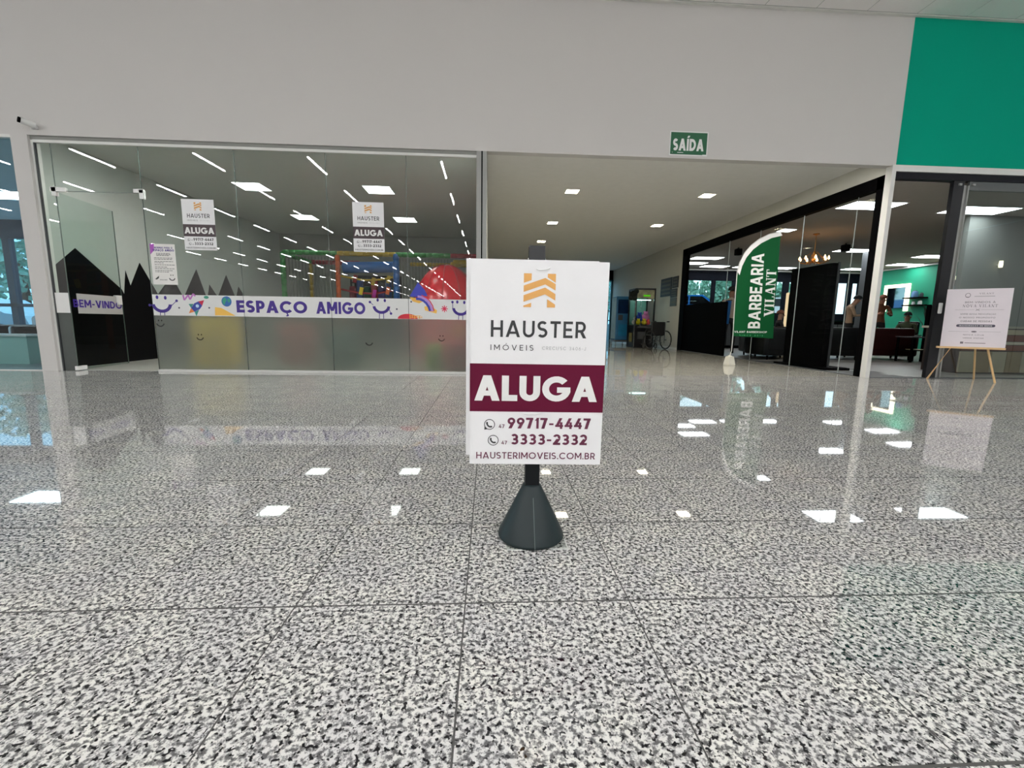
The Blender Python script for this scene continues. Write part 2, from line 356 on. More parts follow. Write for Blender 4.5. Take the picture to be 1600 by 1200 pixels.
# floor: one slab, near tiles laid on it one by one
fl = struct('floor', bx(-22, 22, -66, 6.64, -.12, -.006), M_floor_far)
struct('subfloor', MB().box(-22, 22, -66, -.35, -.006, 0).box(-22, 22, 5.11, 6.75, -.006, 0), M_floor_far, fl)
tile_me = None; g = .0019; ntile = 0
struct('joint_bed', bx(-9, 9, -.35, 5.12, -.006, -.0012), M_grout, fl)
c_tile = None
ys = [Y0 + Y1 * j for j in range(-4, 7)]
for j, y in enumerate(ys):
    for i in range(-19, 19):
        x = X0 + X1 * i
        yc = y + Y1 / 2
        if yc > 5.2: continue
        if abs(x + X1 / 2 - .054 * yc) > 1.24 * max(yc, .3) + .75: continue
        if c_tile is None:
            mb = bx(.0022, X1 - .0022, .0038, Y1 - .0038, -.005, 0)
            c_tile = mb.build('tile', M_floor, None); t = c_tile
        else:
            t = bpy.data.objects.new('tile', c_tile.data); COL.objects.link(t)
        t.parent = fl; t.location = (x, y, random.uniform(-.0002, .0002)); ntile += 1
struct('side_floor', MB().box(-22, -9, -.35, 5.11, -.006, 0).box(9, 22, -.35, 5.11, -.006, 0), M_floor_far, fl)
# fill the margins of the tiled area with the same granite slightly below
struct('margin_floor', bx(-9, 9, -.35, 5.11, -.0062, -.0011), M_floor_far, fl)
ys_end = Y0 + Y1 * 7

# ceilings
c1 = struct('ceiling', bx(-22, 22, -66, D, ZC + .01, ZC + .12), mat('ceiling_board', (246, 243, 240), .9, noise=.03, nscale=60))
ct = None; PX = .7515
for j in range(5):
    for i in range(-14, 12):
        x = 2.339 + PX * i; y = D - .06 - PX * (j + 1)
        if ct is None: ct = bx(.006, PX - .006, .006, PX - .006, -.012, .012).build('ceiling_tile', MC['ceiling_board'], None); t = ct
        else: t = bpy.data.objects.new('ceiling_tile', ct.data); COL.objects.link(t)
        t.parent = c1; t.location = (x, y, ZC + random.uniform(0, .0015))
g_ = MB()
for i in range(-14, 13): g_.box(2.339 + PX * i - .012, 2.339 + PX * i + .012, D - .06 - 5 * PX, D - .03, ZC - .012 + .004, ZC + .01)
for j in range(0, 6): g_.box(2.339 - 14 * PX, 2.339 + 12 * PX, D - .06 - PX * j - .012, D - .06 - PX * j + .012, ZC - .009, ZC + .01)
struct('ceiling_grid', g_, mat('grid_white', (186, 187, 182), .6), c1)
struct('edge_trim', bx(-20, 20, D - .05, D, ZC - .022, ZC + .01), mat('edge_white', (222, 222, 216), .6), c1)

# front wall above the openings
wf = struct('wall_front', MB().box(-22, 6.135, D, D + .13, ZT, ZC + .01), M_wall)
struct('green_panel', bx(6.135, 22, D - .004, D + .13, 3.245, ZC + .01), M_green, wf, label='emerald green painted wall section above the right shop front')
struct('wall_back', bx(-22, 22, -66.2, -66, 0, ZC), M_wall)
struct('wall_left', bx(-22.2, -22, -66, 7, 0, ZC), M_wall)
struct('wall_right', bx(22, 22.2, -66, 7, 0, ZC), M_wall)
# pillar at left + window head
p1 = MB().box(-6.52, -6.30, D - .005, D + .16, 0, ZT + .01)
struct('trim_1', p1, M_wall)
struct('trim_2', MB().box(-6.30, -6.262, D + .03, D + .12, 0, ZT - .05), M_white)

# ---- playroom shell
struct('floor', bx(-6.6, -.15, D + .13, 14.3, -.1, 0), mat('playroom_floor', (176, 178, 170), .3, noise=.2, nscale=40))
struct('ceiling', bx(-6.6, -.1, D + .1, 14.3, ZH, ZH + .1), mat('playroom_ceiling', (214, 216, 212), .9))
wl = struct('wall_left', bx(-6.62, -6.5, D + .1, 14.3, 0, ZH), mat('playroom_wall', (188, 196, 190), .85))
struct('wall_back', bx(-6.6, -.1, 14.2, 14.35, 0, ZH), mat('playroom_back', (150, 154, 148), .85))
struct('wall_right', bx(-.2, -.05, D + .13, 21.6, 0, ZH), mat('divider_wall', (170, 171, 166), .8))
M_mural = mat('mural_black', (4, 4, 6), .5, spec=.2)
peaks = [(6.78, 1.36), (7.363, 1.857), (8.16, 1.28), (8.2, 1.2), (8.28, 1.62), (8.36, 1.36), (8.62, 1.80), (9.0, 1.25), (9.42, 1.64), (9.72, 1.22), (10.2, 1.87), (10.5, 1.22), (10.62, 1.57), (10.9, 1.3), (11.3, 1.86), (11.65, 1.3), (11.8, 1.62), (12.3, 1.15)]
mb = MB()
for (ya, za), (yb, zb) in zip(peaks[:-1], peaks[1:]): mb.box(-6.5, -6.494, ya, yb, 0, .01) if False else mb.prism([(-6.5, ya, 0.0), (-6.5, yb, 0.0), (-6.5, yb, zb), (-6.5, ya, za)], (.004, 0, 0))
mb.build('mountain_mural', M_mural, wl, label='black jagged mountain silhouettes painted on the playroom wall')
# ---- corridor shell
struct('floor', bx(-.05, XR, D + .1, 21.7, -.1, -.0), granite('corridor_granite', warm=1.0, joints=True, rough=.03))
struct('ceiling', bx(-.1, XR + .1, D + .13, 21.7, ZH, ZH + .1), M_hceil)
wr = MB().box(XR, XR + .12, 13.75, 21.7, 0, ZH).box(XR, XR + .12, D + .1, 13.75, 3.14, ZH)
struct('wall_corridor_right', wr, mat('corridor_wall', (196, 196, 188), .8))
struct('trim_3', bx(XR - .012, XR, 13.75, 21.55, 0, .07), M_white)
struct('wall_corridor_end', MB().box(-.1, 4.0, 21.6, 21.75, 0, ZH).box(4.0, XR, 21.55, 21.75, 2.95, ZH), M_black)
d1 = struct('door_1', MB().box(XR - .1, XR - .02, 21.5, 21.6, 0, 2.95).box(4.95, 5.03, 21.5, 21.6, 0, 2.95).box(4, XR, 21.5, 21.6, .95, 1.0).box(4, XR, 21.5, 21.6, 2.88, 2.95), M_teal)
bx(4.0, XR, 21.54, 21.55, 0, 2.95).build('pane', M_glass3, d1)
struct('trim_4', MB().box(-.2, -.13, D + .0, D + .12, 0, ZT), M_alu)
struct('trim_5', MB().box(-.13, -.112, D - .004, D + .12, 0, ZT), M_black)
struct('trim_6', MB().box(-.112, -.05, D + .0, D + .12, 0, ZT), M_alu)
# ---- white post and head of the right shop
struct('trim_7', MB().box(6.07, 6.135, D - .02, D + .09, 0, ZT + .01).box(6.135, 22, D - .02, D + .12, 3.155, 3.245), M_white)
0 and struct('trim_8', MB().box(XR - .018, XR + .05, D + .12, D + .28, 0, 3.2), M_alu)

# ---- playroom storefront (window_1)
GY = D + .045
w1 = thing('window_1', (-3.2, GY, 0), kind='structure')
mb = MB().box(-6.262, -.2, GY - .02, GY + .02, 3.145, 3.185).box(-6.262, -.2, GY - .03, GY + .06, 3.185, ZT)
struct('frame', MB().box(-6.262, -.2, GY - .025, GY + .02, 3.15, 3.186), M_white, w1)
struct('head', MB().box(-6.30, -.2, GY - .015, GY + .07, 3.186, ZT), mat('shadow_gap_grey', (140, 141, 136), .7), w1)
struct('base_rail', bx(-4.915, -.2, GY - .02, GY + .02, 0, .035), M_white, w1)
struct('jamb', bx(-6.268, -6.25, GY - .015, GY + .015, 0, 3.15), M_dkgrey, w1)
joints = [-4.91, -3.62, -2.354, -1.215, -.2]
for a, b in zip(joints[:-1], joints[1:]): bx(a + .003, b - .003, GY - .005, GY + .005, .03, 3.15).build('pane', M_glass, w1)
bx(-6.25, -6.066, GY - .005, GY + .005, .0, 3.15).build('pane', M_glass, w1)
bx(-6.06, -4.916, GY - .005, GY + .005, 2.53, 3.15).build('pane', M_glass, w1)
M_edge = mat('glass_edge', (88, 100, 95), .25)
mb = MB()
for a in joints[:-1]: mb.box(a - .003, a + .003, GY - .006, GY + .006, .03, 3.15)
mb.box(-6.066, -6.060, GY - .006, GY + .006, 0, 3.15).box(-6.06, -4.916, GY - .006, GY + .006, 2.524, 2.53)
mb.build('glass_seam', M_edge, w1)
# frosted film
fm = bpy.data.materials.new('frosted_film'); fm.use_nodes = True; b = fm.node_tree.nodes['Principled BSDF']
b.inputs['Base Color'].default_value = srgb(214, 215, 206); b.inputs['Transmission Weight'].default_value = .8; b.inputs['Roughness'].default_value = .36; b.inputs['IOR'].default_value = 1.3
ff = MB()
for a, c in zip(joints[:-1], joints[1:]): ff.box(a + .004, c - .004, GY + .006, GY + .009, .035, .826)
ff.build('frosted_film', fm, w1, label='grey frosted film on the lower glass')
bx(-6.25, -6.066, GY + .006, GY + .009, 0, .845).build('frosted_film', mat('dark_film', (62, 68, 68), .4), w1, label='dark grey film on the side pane')
bx(-6.25, -6.066, GY - .009, GY - .006, .845, 1.13).build('white_film', M_white2, w1, label='white film strip on the side pane')
PF = Plane((0, GY - .006, 0), (1, 0, 0), (0, 0, 1), (0, -1, 0))
mb = MB()
for (px, py, r) in ((251, 504, .062), (313, 526, .055), (577, 534, .06), (690, 528, .055)):
    q = atY(px, py, GY); PF.ring(mb, q.x, q.z, r, r, .016, 195, 345, .0006)
    if px != 577: PF.disc(mb, q.x - .022, q.z + .03, .009, .013, .0006); PF.disc(mb, q.x + .022, q.z + .03, .009, .013, .0006)
mb.build('smile_mark', mat('mark_dark', (52, 54, 50), .5), w1, label='small smiling faces printed on the frosted film', flat=True)
# patch fittings
def patch(x, z, wd, ht, par=None, nm='hinge_plate'): return bx(x - wd / 2, x + wd / 2, GY - .022, GY + .022, z - ht / 2, z + ht / 2).build(nm, M_white2, par or w1)
patch(-6.02, 2.545, .2, .055); patch(-6.075, 2.52, .06, .12); patch(-4.945, 2.555, .13, .05); patch(-4.905, 2.51, .055, .12)

# open glass door of the playroom
HX, HY = -6.06, GY
dr = thing('glass_door', (HX, HY, 0), 'open frameless glass door with a white welcome band inside the playroom entrance', 'door')
FX, FY = -6.2, 7.76
dv = Vector((FX - HX, FY - HY, 0)); LN = dv.length; dv.normalize(); nv = Vector((-dv.y, dv.x, 0)) * -1   # nv faces the entrance side
PD = Plane((HX, HY, 0), dv, (0, 0, 1), nv)
def slab(pl, u0, u1, v0, v1, o0, o1): return MB().prism([pl.p(u0, v0, o0), pl.p(u1, v0, o0), pl.p(u1, v1, o0), pl.p(u0, v1, o0)], pl.N * (o1 - o0))
slab(PD, .01, LN, .012, 2.515, -.005, .005).build('pane', M_glass_d, dr)
slab(PD, LN, LN + .006, .012, 2.515, -.006, .006).build('edge', M_edge, dr)
slab(PD, .12, LN - .02, .84, 1.13, .006, .009).build('welcome_band', mat('band_dimmed', (176, 176, 172), .5), dr, label='white band lettered BEM-VINDO')  # dimmer indoor light put into the white band's colour
mb = MB(); PD.text(mb, 'BEM-VINDO', .04, LN - .03, .93, .115, .2, .0105, gap=.1)
mb.build('lettering', M_purple, dr, label='dark purple letters', flat=True)
slab(PD, -.03, .14, .012, .07, -.022, .022).build('floor_hinge', M_white2, dr)
slab(PD, LN - .14, LN - .04, 1.0, 1.15, -.03, .03).build('lock', M_white2, dr)

# ---- white band with the playroom name
M_vinyl = mat('white_vinyl', (226, 227, 226), .4)
bd = thing('name_band', (-2.5, GY, .83), 'long white vinyl band lettered ESPAÇO AMIGO across the playroom glass', 'banner')
BY = GY - .008
mb = MB()
for a, c in zip(joints[:-1], joints[1:]): mb.box(a + .004, c - .004, BY, GY - .0055, .828, 1.13)
mb.build('vinyl', M_vinyl, bd)
PB = Plane((0, BY, 0), (1, 0, 0), (0, 0, 1), (0, -1, 0))
def B2(px, py): q = atY(px, py, BY); return q.x, q.z
u0, v0 = B2(370, 485); u1, _ = B2(571, 489)
um = u0 + (u1 - u0) * .545
mb = MB(); PB.text(mb, 'ESPAÇO', u0, um, .888, .178, .235, .001, gap=.1)
mb.build('lettering', M_purple, bd, label='bold dark purple word ESPAÇO', flat=True)
mb = MB(); PB.text(mb, 'AMIGO', um + .13, u1, .888, .178, .235, .001, gap=.1)
mb.build('lettering', M_purple, bd, label='bold dark purple word AMIGO', flat=True)
def smiley(cx, cz, s, arms):
    mb = MB(); PB.ring(mb, cx, cz + .02 * s, .125 * s, .115 * s, .04 * s, 185, 355, .001)
    PB.disc(mb, cx - .05 * s, cz + .1 * s, .017 * s, .024 * s, .001); PB.disc(mb, cx + .05 * s, cz + .095 * s, .017 * s, .024 * s, .001)
    for (a, b_) in arms:
        PB.seg(mb, a, b_, .009, .0012); PB.disc(mb, b_[0], b_[1], .02, .02, .0012, 7)
    PB.seg(mb, (cx - .03, cz - .09 * s), (cx - .035, .83), .01, .001); PB.seg(mb, (cx + .03, cz - .09 * s), (cx + .028, .83), .01, .001)
    return mb.build('smiling_face', M_purple, bd, label='purple smiling face with thin arms', flat=True)
c = B2(253, 477); smiley(c[0], c[1], 1.15, [((c[0] + .14, c[1]), B2(276, 470)), ((c[0] - .13, c[1]), (c[0] - .17, c[1]))])
c = B2(596, 480); smiley(c[0], c[1], 1.05, [((c[0] - .12, c[1] + .03), B2(578, 472)), ((c[0] + .1, c[1]), B2(611, 490))])
c = B2(720, 483); smiley(c[0], c[1], 1.05, [((c[0] - .12, c[1] + .0), B2(707, 472)), ((c[0] + .12, c[1]), (c[0] + .16, c[1] + .05))])
def flatpart(name, rgb, fn, par=bd, label=None):
    mb = MB(); fn(mb); return mb.build(name, mat('ink_%d_%d_%d' % rgb, rgb, .5), par, label=label, flat=True)
a = Vector(B2(297, 488)); t_ = Vector(B2(319, 469)); dd = (t_ - a).normalized(); nn = Vector((-dd.y, dd.x)); LR = (t_ - a).length
def rp(s_, w_): q = a + dd * (LR * s_) + nn * w_; return (q.x, q.y)
flatpart('rocket_body', (44, 66, 158), lambda m: PB.poly(m, [rp(.2, -.035), rp(.5, -.055), rp(.72, -.04), rp(.72, .04), rp(.5, .055), rp(.2, .035)], .001))
flatpart('rocket_nose', (196, 24, 66), lambda m: PB.poly(m, [rp(.72, -.04), rp(1, 0), rp(.72, .04)], .001))
flatpart('rocket_flame', (228, 128, 60), lambda m: PB.poly(m, [rp(.2, -.035), rp(.2, .035), rp(-.08, 0)], .001))
flatpart('rocket_fin', (46, 140, 128), lambda m: (PB.poly(m, [rp(.2, .035), rp(.45, .055), rp(.25, .1)], .001), PB.poly(m, [rp(.2, -.035), rp(.45, -.055), rp(.1, -.1)], .001)))
flatpart('rocket_window', (190, 220, 240), lambda m: PB.disc(m, *rp(.52, 0), .024, .024, .0016))
def zig(m):
    ps = [B2(*q) for q in ((286, 461), (288, 469), (294, 461), (297, 468), (302, 459), (305, 463))]
    for p_, q_ in zip(ps[:-1], ps[1:]): PB.seg(m, p_, q_, .022, .001)
flatpart('squiggle', (186, 112, 190), zig)
flatpart('leaf_mark', (52, 142, 118), lambda m: PB.disc(m, B2(322, 461)[0], 1.10, .035, .022, .001))
flatpart('globe', (34, 96, 168), lambda m: PB.disc(m, *B2(354, 471), .072, .075, .001, 20))
def cont(m):
    x, z = B2(354, 471); PB.poly(m, [(x - .06, z + .02), (x - .02, z + .06), (x + .005, z + .02), (x - .02, z - .02), (x - .03, z - .055), (x - .055, z - .03)], .0016); PB.disc(m, x + .035, z + .015, .02, .03, .0016)
flatpart('globe_land', (44, 150, 120), cont)
flatpart('cloud_mark', (240, 190, 84), lambda m: (PB.poly(m, [(B2(336, 480)[0], .96), (B2(346, 482)[0], .95), (B2(368, 491)[0], .84), (B2(336, 491)[0], .84)], .001),))
flatpart('cloud_mark', (240, 190, 84), lambda m: (
    PB.poly(m, [B2(640, 464.5), B2(659, 467), B2(661, 471), B2(655, 474), B2(645, 471)], .001),))
flatpart('cloud_mark', (240, 190, 84), lambda m: (PB.poly(m, [B2(663, 479), B2(672, 478), B2(683, 485), B2(682, 490), B2(664, 485)], .001),))
flatpart('planet', (200, 24, 50), lambda m: PB.disc(m, B2(637, 494)[0], .832, .15, .075, .001, 16, 0, 180))
def grid(m):
    x = B2(640, 492)[0]
    for i in range(6): PB.rect(m, x + i * .035, .835 + (i % 2) * .012, x + i * .035 + .012, .90 - i * .006, .0016)
    for j in range(2): PB.rect(m, x, .85 + j * .025, x + .17, .858 + j * .025, .0016)
flatpart('planet_grid', (240, 176, 70), grid)
flatpart('blue_arch', (52, 62, 172), lambda m: (PB.poly(m, [B2(640, 463), B2(653, 441), B2(663, 452), B2(668, 462), B2(655, 464.5)], .0014), PB.ring(m, B2(652, 480)[0], .915, .21, .235, .035, 10, 95, .0014)))
flatpart('violet_arch', (176, 140, 214), lambda m: PB.ring(m, B2(652, 480)[0], .915, .245, .27, .034, 8, 88, .0014))
flatpart('red_arch', (200, 40, 60), lambda m: PB.ring(m, B2(652, 480)[0], .915, .262, .287, .015, 8, 75, .0015))
def ast(m):
    x, z = B2(694.5, 482.5)
    for k in range(4): an = PI * k / 4; PB.seg(m, (x - .05 * math.cos(an), z - .05 * math.sin(an)), (x + .05 * math.cos(an), z + .05 * math.sin(an)), .014, .001)
flatpart('asterisk', (214, 34, 84), ast)
flatpart('dots', (60, 60, 84), lambda m: [PB.disc(m, *B2(*q), .013, .013, .001, 8) for q in ((280, 481), (327, 481), (620, 483), (642.5, 471.5))])

# ================================================================== HANGING SHEETS (the agency poster)
def agency_sheet(parent, P, w, h, band=None, thick=.0015, mark=''):
    """P: plane whose origin is the lower-left corner of the sheet"""
    band = band or M_maroon
    MB().prism([P.p(0, 0, -thick), P.p(w, 0, -thick), P.p(w, h, -thick), P.p(0, h, -thick)], P.N * thick).build('sheet', M_sheet, parent)
    e = .0007
    X = lambda u: u * w
    Y = lambda v: h * (1 - v)
    mb = MB()
    cx = lambda x: .384 * w + (x - 377) / 165 * .23 * w; cz = lambda y: Y(.059) - (y - 190) / 167 * .158 * h
    for q in ([(377, 190), (417, 190), (417, 223), (377, 237)], [(500, 190), (542, 190), (542, 234), (500, 208)],
              [(377, 250), (488, 211), (488, 243), (377, 282)], [(488, 211), (542, 240), (542, 272), (488, 243)],
              [(377, 298), (488, 258), (488, 292), (377, 331)], [(488, 258), (542, 290), (542, 322), (488, 292)],
              [(377, 350), (417, 335), (417, 357), (377, 357)], [(500, 316), (542, 342), (542, 357), (500, 357)]):
        P.poly(mb, [(cx(a), cz(b_)) for a, b_ in q], e)
    mb.build('logo', M_gold, parent, flat=True, label='golden chevron emblem')
    mb = MB(); P.text(mb, 'HAUSTER', X(.151), X(.849), Y(.362), .08 * h, .16, e, gap=.17)
    mb.build('name_lettering', M_ink, parent, flat=True, label='dark grey capitals HAUSTER'); mb = MB()
    P.text(mb, 'IMÓVEIS', X(.150), X(.465), Y(.426), .027 * h, .12, e, gap=.45)
    mb.build('subtitle_lettering', M_ink, parent, flat=True, label='thin dark letters IMÓVEIS')
    mb = MB(); P.text(mb, 'CRECI/SC 3406-J', X(.53), X(.852), Y(.421), .0165 * h, .12, e, gap=.35)
    mb.build('licence_lettering', M_lgrey, parent, flat=True, label='pale grey small letters')
    mb = MB(); P.rect(mb, 0, Y(.730), w, Y(.492), e); mb.build('colour_band', band, parent, flat=True, label='dark maroon band')
    mb = MB(); P.text(mb, 'ALUGA', X(.034), X(.951), Y(.676), .126 * h, .24, 2 * e, gap=.07)
    mb.build('aluga_lettering', M_wink, parent, flat=True, label='large bold white letters')
    ik = M_plum if band is M_maroon else M_ink
    mb = MB(); P.text(mb, '99717-4447', X(.284), X(.912), Y(.815), .055 * h, .2, e, gap=.12); P.text(mb, '47', X(.218), X(.262), Y(.814), .019 * h, .15, e)
    mb.build('phone_number', ik, parent, flat=True, label='upper phone number 99717-4447')
    mb = MB(); P.text(mb, '3333-2332', X(.312), X(.89), Y(.898), .055 * h, .2, e, gap=.12); P.text(mb, '47', X(.24), X(.283), Y(.898), .019 * h, .15, e)
    mb.build('phone_number', ik, parent, flat=True, label='lower phone number 3333-2332')
    mb = MB(); P.text(mb, 'HAUSTERIMOVEIS.COM.BR', X(.051), X(.957), Y(.972), .034 * h, .15, e, gap=.16)
    mb.build('web_address', ik, parent, flat=True, label='web address along the bottom')
    mb = MB()
    for u, v, t in ((.149, .796, 1), (.178, .877, 0)):
        mb = MB()
        r = .027 * h; x, z = X(u), Y(v); P.ring(mb, x, z, r, r, r * .13, 0, 360, e)
        P.ring(mb, x + .3 * r, z + .3 * r, r * .92, r * .92, r * .27, 190, 260, e)
        P.disc(mb, x - .45 * r, z + .25 * r, r * .17, r * .25, e, 8); P.disc(mb, x + .28 * r, z - .42 * r, r * .25, r * .17, e, 8)
        if t: P.poly(mb, [(x - r * .95, z - r * 1.0), (x - r * .9, z - r * .3), (x - r * .3, z - r * .9)], e)
        mb.build('phone_icon', M_ink, parent, flat=True, label='round telephone icon')

# ------------------------------------------------------------------ foreground stand
SX, SY = .163, 1.545
st = thing('sign_stand', (SX, SY, 0), 'dark grey cone-footed floor stand with a square post, in front of everything', 'stand')
M_cone = mat('slate_plastic', (28, 40, 42), .45, spec=.35, noise=.12, nscale=9)
prof = [(.119, .002), (.1235, .008), (.1225, .016), (.1, .063), (.075, .115), (.05, .168), (.0345, .2), (.030, .205)]
cone = MB().lathe((SX, SY, 0), prof, 40).build('cone_base', M_cone, st, smooth=True, label='slate grey conical foot')
mb = MB()
for k in range(3):
    pts = []
    for (r, z) in prof[1:6]:
        an = -PI / 2 + .03; pts.append((SX + (r + .0006) * math.cos(an), SY + (r + .0006) * math.sin(an), z))
    if k == 1: mb.tube(pts, .0014, 5)
mb.build('seam', mat('seam_grey', (92, 104, 104), .4), cone)
bx(SX - .026, SX + .026, SY - .02, SY + .02, .2, 1.04).build('post', mat('post_black', (16, 19, 21), .5, spec=.2), st)
bx(SX - .0275, SX + .0275, SY - .0215, SY + .0215, 1.01, 1.062).build('post_cap', mat('cap_grey', (40, 42, 44), .5), st)
mb = MB()
for s_ in (-1, 1): mb.tube([(SX + s_ * .027, SY - .02, .98), (SX + s_ * .033, SY - .022, 1.0), (SX + s_ * .030, SY - .018, 1.018), (SX + s_ * .026, SY - .01, 1.01)], .0025, 6)
mb.build('clip', mat('clip_steel', (200, 200, 200), .25, .9), st)
bx(SX - .095, SX + .125, SY - .112, SY + .09, .0003, .0022).build('floor_plate', glass('clear_plate', (.93, .95, .94)), st, label='clear square plate under the foot')
mb = MB().box(SX - .095, SX - .04, SY - .114, SY - .110, .0003, .003).box(SX + .06, SX + .128, SY - .112, SY - .108, .0003, .003).box(SX + .1215, SX + .1255, SY - .11, SY - .04, .0003, .003)
mb.build('plate_edge', mat('plate_edge_white', (222, 224, 222), .3), st)

SYF = 1.505
tl, tr, bl, br = (atY(x, y, SYF) for x, y in ((731, 406), (946.5, 409), (737, 724), (942.5, 726.5)))
sw = ((tr - tl).length + (br - bl).length) / 2; sh = ((tl - bl).length + (tr - br).length) / 2
ang = math.radians(.9); yaw = math.radians(-1.5)
Uv = (tl + tr - bl - br).normalized(); Rv = ((tr + br - tl - bl)).normalized()
Rv = (Rv - Vector((0, .022, 0))).normalized(); Nv = Rv.cross(Uv).normalized(); Uv = Nv.cross(Rv).normalized() * 1
if Nv.y > 0: Nv = -Nv
ctr = (tl + tr + bl + br) / 4
O = ctr - Rv * sw / 2 - Uv * sh / 2
PS = Plane(O, Rv, Uv, Nv)
sg = thing('agency_sign', tuple(O), 'large white ALUGA sheet with maroon band clipped to the cone-footed stand', 'sign')
agency_sheet(sg, PS, sw, sh)
mb = MB()
for (u, v, l) in ((.52, .962, .1), (.47, .262, .14)):
    P0 = PS.p(sw * (u - l / 2), sh * v, .0008); P1 = PS.p(sw * (u - l / 4), sh * (v - .006), .003); P2 = PS.p(sw * (u + l / 4), sh * (v - .002), .003); P3 = PS.p(sw * (u + l / 2), sh * (v + .006), .0008)
    mb.tube([P0, P1, P2, P3], .0016, 5)
mb.build('clear_tie', mat('tie_clear', (240, 241, 240), .15), sg)
PS2 = Plane(PS.p(-.014, .03, -.009), (Rv - Vector((0, .003, 0))), Uv, Nv)
s2 = thing('backing_sheet', tuple(PS2.O), 'second white sheet hung just behind the ALUGA sheet, only its edge showing', 'sign')
slab(PS2, 0, sw - .02, 0, sh - .026, -.0015, 0).build('sheet', M_sheet, s2)

# posters taped inside the glass
for (px, py, qx, qy, lab) in ((287, 313, 341, 391, 'white ALUGA poster taped on the playroom glass above the rules notice'), (553, 319, 602, 394, 'white ALUGA poster taped on the playroom glass above the letters AMIGO')):
    a = atY(px, qy, GY - .008); b_ = atY(qx, py, GY - .008); w_, h_ = .447, .70
    z0 = atY((px + qx) / 2, qy, GY).z
    P = Plane((a.x if px > 400 else atY(290, 391, GY).x, GY - .008, z0), (1, 0, 0.0), (0 if px > 400 else -.0, 0, 1), (0, -1, 0))
    po = thing('agency_poster', tuple(P.O), lab, 'poster', 'agency posters on the glass')
    agency_sheet(po, P, w_, h_, band=mat('faded_band', (62, 46, 52), .5))
# rules notice
a = atY(229, 445, GY); P = Plane((-4.87, GY - .008, 1.272), (1, 0, 0), (0, 0, 1), (0, -1, 0))
po = thing('rules_poster', tuple(P.O), 'narrow white rules notice with purple corner beside the playroom entrance', 'poster')
slab(P, 0, .345, 0, .57, -.0015, 0).build('sheet', mat('notice_white', (236, 234, 230), .5), po)
mb = MB(); P.poly(mb, [(0, .57), (.06, .57), (.055, .48), (0, .42)], .0007); mb.build('corner_print', mat('ink_purple', (172, 86, 186), .5), po, flat=True, label='purple corner')
mb = MB(); P.text(mb, 'NORMAS PARA O', .06, .31, .505, .026, .22, .0009); P.text(mb, 'ESPAÇO AMIGO', .04, .33, .468, .03, .25, .0009)
mb.build('heading', M_purple, po, flat=True)
mb = MB(); rr = random.Random(3)
for k, (v, l) in enumerate(((.435, .18), (.42, .18), (.405, .17), (.372, .25), (.352, .24), (.322, .26), (.302, .13), (.275, .28), (.245, .17), (.222, .24), (.195, .22), (.175, .17))):
    u = .08 if k < 3 else .045
    while l > 0: ww = rr.uniform(.015, .04); P.rect(mb, u, v, u + ww, v + .007, .0009); u += ww + .007; l -= ww + .007
P.ring(mb, .27, .1, .045, .045, .014, 190, 350, .0009); P.disc(mb, .255, .135, .007, .01, .0009, 8); P.disc(mb, .285, .135, .007, .01, .0009, 8)
P.poly(mb, [(.03, .075), (.09, .125), (.085, .09), (.055, .07)], .0009); P.text(mb, 'ESPAÇO AMIGO', .1, .2, .06, .014, .2, .0009)
mb.build('small_print', M_ink, po, flat=True)

# exit sign
a = atY(1047, 205, D - .01); P = Plane((2.618, D - .008, 3.268), (1, 0, 0), (0, 0, 1), (0, -1, 0))
ex = thing('exit_sign', tuple(P.O), 'small green SAÍDA exit sign with white border on the grey header', 'sign')
slab(P, 0, .572, 0, .335, -.006, 0).build('plate', M_white2, ex)
mb = MB(); P.rect(mb, .014, .016, .558, .319, .0007); mb.build('green_field', mat('exit_green', (22, 92, 58), .5), ex, flat=True)
mb = MB(); P.text(mb, 'SAÍDA', .05, .512, .068, .165, .24, .0014, gap=.09); mb.build('lettering', M_wink, ex, flat=True, label='white letters SAÍDA')
mb = MB(); P.rect(mb, .04, .04, .05, .047, .0014); P.rect(mb, .12, .038, .21, .045, .0014); P.rect(mb, .5, 0.004, .555, .022, .0016); mb.build('small_print', M_wink, ex, flat=True)

# security camera
cc = thing('security_camera', (-6.2, D, 3.33), 'small white bullet security camera above the left pillar', 'camera')
MB().lathe((-6.17, D - .02, 3.30), [(.035, 0), (.035, .03), (.02, .05)], 14).build('mount', M_white2, cc)
MB().tube([(-6.13, D - .05, 3.335), (-6.21, D - .16, 3.355)], .04, 12).build('body', M_white2, cc, smooth=True)
MB().tube([(-6.208, D - .157, 3.354), (-6.225, D - .18, 3.359)], .036, 12).build('lens_hood', M_black, cc, smooth=True)

